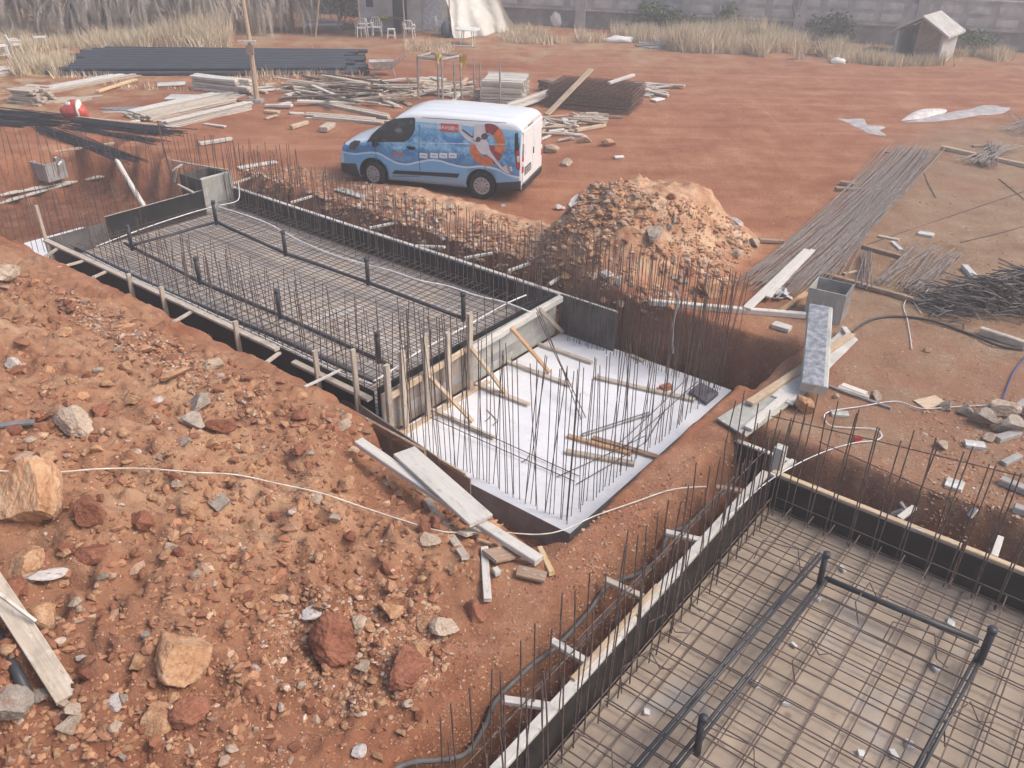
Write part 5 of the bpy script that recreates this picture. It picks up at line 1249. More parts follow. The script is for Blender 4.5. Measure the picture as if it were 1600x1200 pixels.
blob('body', (.50, .36, .34), plain('red_plastic_sheet', (.60, .10, .07), .4, .4, 0, .3), e, 5, (0, 0, .22), .55); blob('white_panel', (.12, .30, .36), PLASTIC_W, e, 8, (.30, -.05, .30), .4); blob('white_panel', (.22, .2, .10), PLASTIC_W, e, 9, (-.05, .0, .52), .4)
# cement spills on the track
def spill(pts, lift, mat, label):
    P = spline([(x, y, 0) for x, y in pts+[pts[0]]], 5)[:-1]; mb = MB(); c = sum(P, Vector())/len(P); vs = []
    for f in (1.0, .8, .4, 0.02):
        for q in P:
            u = c+(q-c)*f; g = at(u.x+random.uniform(-.4, .4)*f, u.y+random.uniform(-.2, .2)*f, 0); vs.append((g.x, g.y, H1(g.x, g.y)+.004+lift*min(1, (1-f)*3)))
    n_ = len(P); mb.add(vs, [(r_*n_+i, r_*n_+(i+1) % n_, (r_+1)*n_+(i+1) % n_, (r_+1)*n_+i) for r_ in range(3) for i in range(n_)]); return tag(mb.build('cement_spill', mat, smooth=True), label, 'spill')
SP = plain('pale_cement_dust', (.46, .43, .43), .9, .1, 0, .25, 3, .3); SPW = plain('white_cement_lump', (.66, .62, .60), .9, .1, 0, .2, 5, .4)
spill([(1308, 186), (1350, 187), (1340, 194), (1382, 198), (1375, 204), (1385, 212), (1360, 210), (1340, 200)], .02, SP, 'small pale grey cement spill on the red track')
spill([(1410, 192), (1470, 190), (1520, 182), (1562, 178), (1578, 168), (1540, 164), (1520, 170), (1480, 176), (1440, 186)], .03, SP, 'long pale grey cement spill at the right of the track')
spill([(1408, 189), (1440, 186), (1474, 178), (1476, 171), (1440, 174), (1418, 181)], .12, SPW, 'white cement lump lying along the long grey spill')

# ------------------------------------------------------------------ far side of the site
# perimeter wall
A0, A1 = Vector((-16, 55.6, 0)), Vector((46, 38.9, 0)); dW = (A1-A0).normalized(); LW = (A1-A0).length; aW = math.atan2(dW.y, dW.x)
e = empty('perimeter_wall', A0, aW); tag(e, 'long grey precast concrete wall with pillars and panel relief across the back', 'wall')
CONC = plain('grey_precast', (.42, .395, .385), .9, .15, 0, .3, 1.3, .2); CONC2 = plain('shaded_plinth', (.27, .25, .24), .9, .15, 0, .35, 1.5, .2)  # plinth concrete coloured darker for the shadow under the ledge
mb = MB(); mb.box((LW/2, .12, .42), (LW, .20, .9)); mb.build('plinth', CONC2, e)
mb = MB(); mb.box((LW/2, .08, 1.52), (LW, .16, 1.3)); mb.box((LW/2, .06, .90), (LW, .26, .07)); mb.build('wall', CONC, e)
rl = MB(); k = 0; x = 1.0
while x < LW-1:
    for z0 in (1.02, 1.56):
        rl.box((x+.5, -.012, z0+.22), (.95, .03, .34)); rl.box((x+.5, -.03, z0+.22), (.72, .02, .20))
    x += 1.32
rl.build('panel_relief', plain('pale_relief', (.52, .49, .48), .9, .15, 0, .2, 2), e)
for i in range(11):
    mb = MB(); mb.box((3.0+5.7*i, .02, 1.16), (.55, .42, 2.32)); mb.build('pillar', CONC, e)
mb = MB(); mb.box((LW/2, .08, 2.20), (LW, .26, .08)); mb.build('coping', CONC, e)
# white building and rail beyond the wall
B0 = A0+dW*26; nW = Vector((-dW.y, dW.x, 0))
e = empty('greenhouse', B0+nW*5, aW); tag(e, 'white sided building with dark uprights seen over the wall at top right', 'building')
mb = MB(); mb.box((18, 1, 2.0), (40, 2, 4.0)); mb.build('wall', plain('white_panels', (.62, .61, .62), .7, .3, 0, .12, .6), e)
for i in range(22): mb = MB(); mb.box((-1+1.85*i, -.06, 2.0), (.09, .10, 4.0)); mb.build('upright', plain('dark_upright', (.10, .09, .10), .6) if i == 0 else bpy.data.materials['dark_upright'], e)
mb = MB(); mb.box((14, -.05, 1.9), (8, .06, 3.8)); mb.build('grey_panel', plain('bluish_panels', (.30, .32, .38), .7), e)
# kennel
e = empty('kennel', at(1440, 92, 0), aW+R(-24)); tag(e, 'small concrete kennel with pitched roof and brick front before the wall', 'kennel')
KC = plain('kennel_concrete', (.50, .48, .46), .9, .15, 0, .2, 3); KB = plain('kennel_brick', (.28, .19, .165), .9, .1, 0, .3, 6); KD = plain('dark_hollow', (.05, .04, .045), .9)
w2, d2, hh = .98, 1.15, 1.25
for s_ in (-1, 1): mb = MB(); mb.box((s_*w2, 0, hh/2), (.12, d2*2, hh)); mb.build('side_wall', KC, e)
mb = MB(); mb.prism([(-w2, d2-.1, 0), (w2, d2-.1, 0), (w2, d2-.1, hh), (0, d2-.1, hh+.62), (-w2, d2-.1, hh)], (0, .1, 0)); mb.build('back_wall', KC, e)
mb = MB(); mb.prism([(-.15, -d2+.12, 0), (w2-.06, -d2+.12, 0), (w2-.06, -d2+.12, hh), (0, -d2+.12, hh+.55), (-.15, -d2+.12, hh+.4)], (0, .08, 0)); mb.build('brick_front', KB, e)
for s_ in (-1, 1):
    mb = MB(); mb.prism([(0, -d2-.2, hh+.64), (s_*(w2+.3), -d2-.2, hh-.10), (s_*(w2+.3), d2+.15, hh-.10), (0, d2+.15, hh+.64)], (0, 0, .09)); mb.build('roof', KC, e)
mb = MB(); mb.box((0, 0, .02), (1.8, 2.0, .04)); mb.build('floor', KD, e)  # floor coloured near black for the shade inside the kennel
# hut, tarpaulin, canopy
HP0, HP1 = at(562, 50, 0), at(700, 49, 0); dH = (HP1-HP0).normalized(); aH = math.atan2(dH.y, dH.x); LH = (HP1-HP0).length
e = empty('site_hut', HP0, aH); tag(e, 'pale site hut with dark doorway and porch behind white chairs', 'hut')
HW = plain('pale_hut_wall', (.58, .56, .58), .8, .2, 0, .2, 1.5); HW2 = plain('grey_hut_panel', (.52, .50, .49), .8, .2, 0, .2, 1.5); HD = plain('dark_door', (.06, .055, .06), .7); HB = plain('bluish_panel', (.46, .47, .54), .7)
def hb(name, x0, x1, z0, z1, y0, y1, mat): mb = MB(); mb.box(((x0+x1)/2, (y0+y1)/2, (z0+z1)/2), (x1-x0, y1-y0, z1-z0)); return mb.build(name, mat, e)
hb('wall', 0, 1.75, 0, 2.7, 0, .15, HW); hb('wall', 2.5, LH, 0, 2.7, 0, .15, HW2); hb('door', 1.76, 2.49, 0, 2.4, .05, .10, HD); hb('roof', -.6, LH+.4, 2.72, 2.85, -2.2, 3, HW2)
w_ = hb('window', .42, .78, 1.2, 2.1, -.03, -.003, HD); hb('notice_board', 1.1, 1.5, .8, 1.9, -.03, -.003, HW2); hb('panel', 3.3, LH-.3, .1, 1.55, -.03, -.003, HB); hb('side_wall', 0, .12, 0, 2.7, .16, 3, HW); hb('side_wall', LH-.12, LH, 0, 2.7, .16, 3, HW2); hb('back_wall', 0, LH, 0, 2.7, 2.9, 3, HW2)
for x in (0.1, 2.3, 4.6): mb = MB(); mb.tube([(x, -1.6, 0), (x-.05, -1.6, 2.72)], .04, 6); mb.build('porch_post', W_GREY, e)
mb = MB(); nu, nv = 26, 14; vs = []
T0, T1 = at_v(692, -4, uvof(at(720, 48, 0))[1]), None
topL, topR = EYE+ray(694, -6)*((at(705, 50, 0).y-1-EYE.y)/ray(694, -6).y), EYE+ray(776, -6)*((at(775, 46, 0).y-1-EYE.y)/ray(776, -6).y)
botL, botR = at(712, 62, 0), at(812, 47, 0)
for j in range(nv+1):
    for i in range(nu+1):
        f, g = i/nu, j/nv; p = topL.lerp(topR, f).lerp(botL.lerp(botR, f), g)
        fold = .16*math.sin(f*21+2*g)*(.3+g)+.10*math.sin(f*9+1.3)+.06*random.random(); sag = -.45*math.sin(math.pi*g)*(.6+.4*math.cos(f*3))
        vs.append((p.x+.1*math.sin(g*5+f*8), p.y+fold+sag*.6, max(.02, p.z+sag*.25)))
mb.add(vs, [(j*(nu+1)+i, j*(nu+1)+i+1, (j+1)*(nu+1)+i+1, (j+1)*(nu+1)+i) for j in range(nv) for i in range(nu)])
TARP = plain('beige_tarpaulin', (.70, .67, .61), .7, .3, 0, .12, 2); o = mb.build('tarpaulin', TARP, smooth=True); tag(o, 'big beige tarpaulin draped from the hut down to the ground', 'tarpaulin')
e = empty('canopy', at(505, 52, 0)); tag(e, 'white flat canopy on thin posts left of the hut', 'canopy'); L = e.location
mb = MB(); mb.box((-.1, .6, 1.98), (2.4, 2.2, .05), Matrix.Rotation(R(-5), 3, 'Y')); mb.build('roof', PLASTIC_W, e)
for x, y in ((-.9, -.3), (.9, -.3), (-.9, 1.5), (.9, 1.5)): mb = MB(); mb.tube([(x, y, 0), (x, y, 1.93)], .03, 6); mb.build('post', W_DARK, e)
plank('pole', at(492, 57, 0), at(492, 57, 0)+Vector((.62, -.2, 2.9)), .08, .08, W_TAN, 'slanting tan pole leaning on the white canopy', 'pole', up=UX)
e = empty('day_bed', at(508, 50, 0), .1); tag(e, 'low bed with a bluish cover under the white canopy', 'bed')
mb = MB(); mb.box((0, 0, .42), (1.9, .9, .10)); mb.build('cover', plain('blue_grey_cloth', (.30, .33, .42), .9), e); mb = MB(); mb.box((-.75, .4, .72), (.9, .08, .55)); mb.build('headboard', W_GREY, e)
for x in (-.85, .85):
    for y in (-.38, .38): mb = MB(); mb.box((x, y, .18), (.06, .06, .36)); mb.build('leg', W_DARK, e)
# plastic chairs
def make_chair():
    e = empty('plastic_chair'); tag(e, 'x', 'chair', 'white plastic chairs')
    mb = MB(); mb.box((0, 0, .43), (.46, .44, .035)); mb.build('seat', PLASTIC_W, e)
    mb = MB()
    for i in range(5): x = -.17+.085*i; mb.tube([(x, .20, .44), (x*1.08, .27, .80)], .018, 4)
    mb.tube([(-.22, .20, .43), (-.24, .27, .72), (-.15, .29, .85), (.15, .29, .85), (.24, .27, .72), (.22, .20, .43)], .024, 5); mb.build('backrest', PLASTIC_W, e)
    for x in (-1, 1):
        mb = MB(); mb.tube([(x*.24, .22, .62), (x*.27, -.05, .64), (x*.25, -.20, .62), (x*.24, -.21, .43)], .022, 5); mb.build('armrest', PLASTIC_W, e)
        for y in (-1, 1): mb = MB(); mb.tube([(x*.20, y*.19, .43), (x*.24, y*.23, 0)], [.028, .02], 5); mb.build('leg', PLASTIC_W, e)
    return e
ch0 = make_chair()
for i, (x, y, rz, lab) in enumerate(((27, 86, 2.3, 'white plastic armchair standing alone in the dry grass at far left'), (564, 57, -1.2, 'leftmost white plastic chair before the hut'), (574, 56, 2.6, 'second white plastic chair before the hut, close to the leftmost'),
    (589, 56, .3, 'white plastic chair before the hut window'), (640, 59, 3.0, 'white plastic chair before the grey hut panel'), (690, 54, 1.5, 'white plastic chair beside the porch post near the tarpaulin'))):
    c = ch0 if i == 0 else copy_tree(ch0); c.location = at(x, y, 0); c.rotation_euler = (0, 0, rz); tag(c, lab)
def make_stool():
    e = empty('plastic_stool'); tag(e, 'x', 'stool'); mb = MB(); mb.box((0, 0, .44), (.36, .36, .03)); mb.build('seat', PLASTIC_W, e)
    for x in (-1, 1):
        for y in (-1, 1): mb = MB(); mb.tube([(x*.15, y*.15, .43), (x*.19, y*.19, 0)], .022, 5); mb.build('leg', PLASTIC_W, e)
    mb = MB(); mb.tube([(-.18, -.18, .15), (.18, -.18, .15), (.18, .18, .15), (-.18, .18, .15), (-.18, -.18, .15)], .014, 4); mb.build('brace', PLASTIC_W, e); return e
s0 = make_stool(); s0.location = at(612, 60, 0); tag(s0, 'white plastic stool before the dark hut doorway')
s1 = copy_tree(s0); s1.location = at(67, 79, 0); s1.rotation_euler = (0, 0, .4); s1.scale = (1.35, 1.2, 1.3); tag(s1, 'white plastic stool in the dry grass right of the lone armchair')
s2 = copy_tree(s0); s2.location = at(3, 92, 0); s2.rotation_euler = (0, 0, .7); s2.scale = (1.6, 1.4, 1.2); tag(s2, 'pale low stool cut by the left edge in dry grass')
e = empty('garden_table', at(731, 70, 0), .05); tag(e, 'white garden table before the tarpaulin', 'table')
mb = MB(); mb.tube([(0, 0, .70), (0, 0, .74)], .62, 20); mb.build('tabletop', PLASTIC_W, e)
for a in range(4): mb = MB(); c_, s_ = math.cos(a*1.571+.6), math.sin(a*1.571+.6); mb.tube([(.3*c_, .3*s_, .70), (.42*c_, .42*s_, 0)], .025, 5); mb.build('leg', PLASTIC_W, e)
e = empty('work_table', at(605, 53, 0), .05); tag(e, 'dark table with a yellow box under the hut porch', 'table')
mb = MB(); mb.box((0, .3, .72), (1.7, .7, .05)); mb.build('tabletop', W_DARK, e); mb = MB(); mb.box((-.2, .2, .80), (.5, .3, .10)); mb.build('yellow_box', plain('yellow_print', (.55, .48, .12), .6), e)
for x in (-.75, .75): mb = MB(); mb.box((x, .3, .36), (.06, .6, .70)); mb.build('leg', W_DARK, e)
for i, (x, y, r_, mt, lab) in enumerate(((697, 58, (.30, .25, .42), plain('dark_blue_sack', (.06, .065, .10), .7), 'dark blue bundle slumped beside the tarpaulin'), (872, 41, (.42, .3, .55), PLASTIC_W, 'left white bag of a pair at the foot of the wall'), (886, 40, (.36, .3, .60), PLASTIC_W, 'right white bag of a pair at the foot of the wall'),
    (823, 34, (.36, .3, .55), PLASTIC_W, 'white bag by the wall right of the tarpaulin'), (880, 37, (.3, .25, .30), plain('blue_bag', (.08, .12, .38), .5), 'blue bag on top between two white bags at the wall'), (842, 36, (.5, .4, .3), KD, 'dark heap by the wall between white bags'),
    (1362, 92, (.55, .4, .32), KD, 'dark tyre-like lump in the grass left of the kennel'), (1309, 100, (.35, .25, .16), PLASTIC_W, 'small crumpled white bag in the grass left of the kennel'), (970, 66, (.75, .35, .18), PLASTIC_W, 'flat white crumpled sheet at the edge of the dry grass'))):
    p = at(x, y, 0); o = blob('bag' if 'bag' in lab else ('sheet' if 'sheet' in lab else 'bundle'), r_, mt, None, 20+i, (p.x, p.y, r_[2]*.7+(.8 if 'on top' in lab else 0)), .3); tag(o, lab, 'bag' if 'bag' in lab else 'bundle')

# ------------------------------------------------------------------ plants
def leaf_mat(name, c0, c1, rough=.75):
    n = N(name, rough, .2); g = n.nd('ShaderNodeNewGeometry'); k = n.noise(n.pos(), 2.2, 3, .6)
    n.col(n.mix(n.math('ADD', n.math('MULTIPLY', g.outputs['Random Per Island'], .6), n.math('MULTIPLY', k, .4)), c0, c1)); return n.m
DRYFR = leaf_mat('dry_frond', (.33, .275, .23), (.66, .57, .49)); GRASS = leaf_mat('dry_grass', (.52, .41, .27), (.80, .68, .50)); GREEN = leaf_mat('green_leaves', (.055, .075, .04), (.14, .17, .09)); DKGREEN = leaf_mat('dark_green_leaves', (.05, .06, .045), (.10, .115, .08))
def frond(mb, p, az, L, droop, up0, nl=15):
    pts = []; a = up0; q = Vector(p); st = L/9
    for i in range(10):
        pts.append(q.copy()); q = q+Vector((math.cos(az)*math.cos(a), math.sin(az)*math.cos(a), math.sin(a)))*st; a -= droop/9*(1.6-.08*i)
    mb.tube(pts, [.028-.0025*i for i in range(10)], 3, cap=False)
    for i in range(nl):
        f = .18+.8*i/nl; k = min(8, int(f*9)); c = pts[k].lerp(pts[k+1], f*9-k); d = (pts[k+1]-pts[k]).normalized(); s = d.cross(Vector((0, 0, 1)))
        s = s.normalized() if s.length > .01 else Vector((1, 0, 0))
        for sg in (-1, 1):
            l = .42*(1-.5*f)*random.uniform(.7, 1.2); tip = c+s*sg*l*.45+d*l*.5+Vector((0, 0, -l*.75)); w = d*.045
            mb.add([c-w, c+w, tip], [(0, 1, 2)])
def palm(px, py, h, n, label, seed):
    random.seed(seed); p = at(px, py, 0); e = empty('palm_tree', p); tag(e, label, 'tree', 'dry palms')
    mb = MB(); mb.tube([(0, 0, 0), (.05, .03, h*.5), (0, 0, h)], [.28, .22, .20], 8); mb.build('trunk', W_BROWN, e)
    mb = MB()
    for i in range(int(n*1.5)):
        az = random.uniform(0, 6.283); z = h*random.uniform(.35, 1.0); frond(mb, (math.cos(az)*.2, math.sin(az)*.2, z), az, random.uniform(2.2, 3.6), random.uniform(1.6, 2.3), random.uniform(-.2, .7))
    mb.build('dead_fronds', DRYFR, e); mb = MB()
    for i in range(14): az = random.uniform(0, 6.283); frond(mb, (0, 0, h), az, random.uniform(2.0, 2.8), random.uniform(.8, 1.4), random.uniform(.4, 1.1))
    mb.build('crown', GREEN, e)
for i, (x, y, h, n, lab) in enumerate(((-20, 56, 3.6, 60, 'dry palm with hanging dead fronds cut by the left edge'), (32, 54, 3.4, 70, 'dry palm with grey skirt second from the left edge'), (118, 56, 3.6, 75, 'dry palm with wide skirt of dead fronds third from left'), (172, 55, 3.2, 65, 'dry palm leaning its fronds fourth from left'), (232, 56, 3.6, 75, 'dry palm before the middle of the grass bank'), (330, 58, 3.8, 70, 'dry palm just left of the wooden pole'), (400, 50, 3.6, 60, 'dry palm behind the wooden pole'), (452, 46, 3.4, 50, 'dry palm nearest to the white canopy'))):
    palm(x, y, h, n, lab, 100+i)
random.seed(5)
def shrub(px, py, w, h, n, mat, label, name='shrub', leaf=.12):
    p = at(px, py, 0); e = empty(name, p); tag(e, label, 'shrub'); mb = MB()
    for i in range(6): a = random.uniform(0, 6.28); mb.tube([(0, 0, 0), (math.cos(a)*w*.25, math.sin(a)*w*.2, h*.5), (math.cos(a)*w*.5, math.sin(a)*w*.4, h*.9)], [.03, .02, .008], 4)
    mb.build('stem', W_DARK, e); mb = MB(); cl = [(random.gauss(0, .3)*w, random.gauss(0, .25)*w, h*random.uniform(.25, .9), random.uniform(.12, .3)*w) for _ in range(14)]
    for i in range(n):
        c = random.choice(cl); q = Vector((c[0]+random.gauss(0, c[3]*.6), c[1]+random.gauss(0, c[3]*.6), max(.05, c[2]+random.gauss(0, c[3]*.5))))
        a = Vector((random.gauss(0, 1), random.gauss(0, 1), random.gauss(0, .6))).normalized()*leaf*random.uniform(.6, 1.3); b = a.cross(Vector((random.gauss(0, 1), random.gauss(0, 1), 1))).normalized()*leaf*.4
        mb.add([q-a, q+b, q+a, q-b], [(0, 1, 2, 3)])
    mb.build('foliage', mat, e)
for x, y, w, h, n, m_, lab in ((1012, 52, 1.6, 1.5, 900, GREEN, 'green shrub at the wall right of the white bags'), (1052, 54, 1.2, 1.2, 600, GREEN, 'lower green shrub next to a taller one at the wall'), (1135, 56, 1.3, 1.6, 700, GREEN, 'dark green shrub growing through the dry grass at the wall'), (1300, 70, 1.7, 1.4, 900, DKGREEN, 'dark green bush left of the kennel'), (1520, 84, 1.4, .9, 500, GREEN, 'low green bush right of the kennel'),
    (70, 38, 3.5, 3.2, 1500, DKGREEN, 'tall dark green bush between the first two palms'), (205, 36, 3.0, 3.4, 1500, DKGREEN, 'tall dark green bush behind the fourth palm'), (285, 38, 3.2, 3.2, 1500, DKGREEN, 'tall dark green bush left of the pole palm'), (140, 34, 3.5, 3.4, 1400, DKGREEN, 'tall dark green bush behind the third palm'), (370, 36, 3.5, 3.4, 1400, DKGREEN, 'tall dark green bush right of the pole palm'), (440, 34, 3.2, 3.2, 1400, DKGREEN, 'tall dark green bush behind the canopy palm'), (530, 36, 2.4, 2.6, 900, DKGREEN, 'dark green bush between canopy and hut'), (0, 38, 3.5, 3.3, 1300, DKGREEN, 'tall dark green bush at the left edge behind palms')):
    shrub(x, y, w, h, n, m_, lab, leaf=.13)
e = empty('dead_sapling', at(1238, 62, 0)); tag(e, 'leafless sapling standing before the wall left of the bush', 'tree'); mb = MB()
for i in range(7): a = random.uniform(0, 6.28); mb.tube([(0, 0, 0), (.03, 0, .9), (math.cos(a)*.25, math.sin(a)*.2, 1.5), (math.cos(a)*.5, math.sin(a)*.4, 2.1+random.random()*.5)], [.05, .04, .02, .008], 4)
mb.build('trunk', W_DARK, e)
# dry grass: one mass of blades
def grass_field(specs):
    V = []; Fa = []
    for cx, cy, rx, ry, n, h0, h1 in specs:
        for i in range(n):
            f = math.sqrt(random.random()); a = random.uniform(0, 6.283); px, py = cx+rx*f*math.cos(a), cy+ry*f*math.sin(a)
            p = at(px, max(30, py), 0)
            if vnoise(np.array([p.x*.8]), np.array([p.y*.8]), 5)[0] < .40 or vnoise(np.array([p.x*.25]), np.array([p.y*.25]), 8)[0] < .25: continue
            z = H1(p.x, p.y) if False else 0; h = random.uniform(h0, h1); b = random.uniform(0, 6.283); lean = random.gauss(0, .3)*h; w = random.uniform(.012, .035); h *= .45+.75*vnoise(np.array([p.x*.5]), np.array([p.y*.5]), 15)[0]
            k = len(V); V += [(p.x-math.cos(b)*w, p.y-math.sin(b)*w, z-.05), (p.x+math.cos(b)*w, p.y+math.sin(b)*w, z-.05), (p.x+lean, p.y+random.gauss(0, .2)*h, z+h)]; Fa.append((k, k+1, k+2))
    me = bpy.data.meshes.new('dry_grass'); me.from_pydata(V, [], Fa); me.materials.append(GRASS); o = bpy.data.objects.new('dry_grass', me); COL.objects.link(o)
    return tag(o, 'straw coloured dry grass along the wall and under the palms', 'grass', None, 'stuff')
grass_field([(60, 108, 60, 14, 4200, .3, .8), (150, 80, 110, 16, 5000, .4, 1.0), (270, 72, 130, 12, 5500, .6, 1.4), (350, 66, 60, 12, 3500, .7, 1.5), (40, 75, 70, 14, 2500, .3, .8), (440, 66, 40, 12, 1500, .3, .8), (440, 84, 60, 10, 1200, .2, .5),
    (1150, 76, 110, 10, 7000, .6, 1.4), (1080, 66, 90, 9, 3500, .4, 1.0), (930, 58, 90, 9, 3000, .3, .8), (840, 60, 60, 10, 2200, .3, .7), (1250, 84, 80, 10, 5000, .6, 1.4), (1330, 92, 70, 8, 3000, .3, .9), (1400, 98, 60, 6, 2200, .3, .7), (1475, 98, 50, 7, 2600, .4, .9), (1530, 92, 60, 6, 2000, .3, .7), (300, 130, 150, 12, 700, .15, .35), (670, 78, 40, 10, 500, .2, .6), (320, 122, 250, 4, 700, .2, .45)])

# ------------------------------------------------------------------ stones
def rock_shape(seed, sub=3, cuts=9, rough=.10):
    rr = random.Random(seed); bm = bmesh.new(); bmesh.ops.create_icosphere(bm, subdivisions=sub, radius=1)
    P = np.array([v.co[:] for v in bm.verts]); F = np.array([[v.index for v in f.verts] for f in bm.faces]); bm.free()
    for i in range(cuts):
        n_ = np.array([rr.gauss(0, 1), rr.gauss(0, 1), rr.gauss(0, .9)]); n_ /= np.linalg.norm(n_); d = rr.uniform(.42, .85)
        k = P @ n_ - d; P = P - np.outer(np.maximum(k, 0), n_)
    o = rr.uniform(0, 90)
    nz_ = .6*(fbm(P[:, 0]*2.1+o+P[:, 2]*1.3, P[:, 1]*2.1+o-P[:, 2]*1.1, seed, 5, .62)-.5)+.4*(fbm(P[:, 1]*3.3+o+P[:, 2]*2.3, P[:, 0]*3.1-P[:, 2]*2.7, seed+40, 4, .65)-.5)
    P = P*(1+rough*2*nz_)[:, None]; P *= np.array([1, rr.uniform(.7, 1), rr.uniform(.55, .85)]); return P, F
def stone_mat(name, a, b, c):
    n = N(name, .92, .12); o = n.tex('Object'); r = n.rnd()
    v = n.nd('ShaderNodeVectorMath', operation='ADD'); n.put(v.inputs[0], o); n.put(v.inputs[1], r); o = v.outputs[0]
    k1 = n.noise(o, 1.3, 6, .65); k2 = n.noise(o, 6, 5, .7)
    q = n.ramp(n.math('ADD', n.math('MULTIPLY', k1, .6), n.math('MULTIPLY', k2, .4)), [(.36, a), (.5, b), (.66, c)])
    q = n.mix(n.lin(n.noise(o, 2.3, 4, .6), .52, .66, 0, .6), q, (.30, .125, .075))
    q = n.mix(n.math('MULTIPLY', r, .3), q, shade(b, .6)); n.col(q); n.bump(k2, .7, .05); return n.m
STONE = {'orange': stone_mat('orange_stone', (.36, .17, .09), (.56, .33, .19), (.68, .50, .34)),
      'red': stone_mat('red_earth_clod', (.20, .078, .05), (.32, .135, .085), (.44, .22, .145)),
      'pale': stone_mat('pale_stone', (.36, .25, .18), (.54, .43, .33), (.66, .58, .50)),
      'grey': stone_mat('grey_stone', (.27, .225, .19), (.41, .355, .30), (.54, .48, .42)),
      'white': stone_mat('white_stone', (.50, .45, .42), (.64, .60, .58), (.74, .71, .69))}
ROCKS = {}
def rock_mesh(cls, i, big=False):
    k = (cls, i, big)
    if k not in ROCKS:
        P, F = rock_shape(i*7+len(cls)+(50 if big else 0), 5 if big else 4, 7 if big else 9, .26 if big else .20); me = bpy.data.meshes.new('rock'); me.from_pydata(P.tolist(), [], F.tolist()); me.materials.append(STONE[cls]); me.update()
        ROCKS[k] = me
    return ROCKS[k]
def rock(p, r, cls, label, group=None, big=False, sink=.28, sc=None):
    o = bpy.data.objects.new('rock', rock_mesh(cls, random.randrange(6), big)); COL.objects.link(o)
    o.location = p+Vector((0, 0, r*(.62-sink))); s = sc or (random.uniform(.85, 1.15), random.uniform(.85, 1.15), random.uniform(.8, 1.1)); o.scale = (r*s[0], r*s[1], r*s[2])
    o.rotation_euler = (random.uniform(-.3, .3), random.uniform(-.3, .3), random.uniform(0, 6.28)); return tag(o, label, 'rock', group)
def px_r(p, px): return px*(p-EYE).dot(FWD)/CAM_F
random.seed(21)
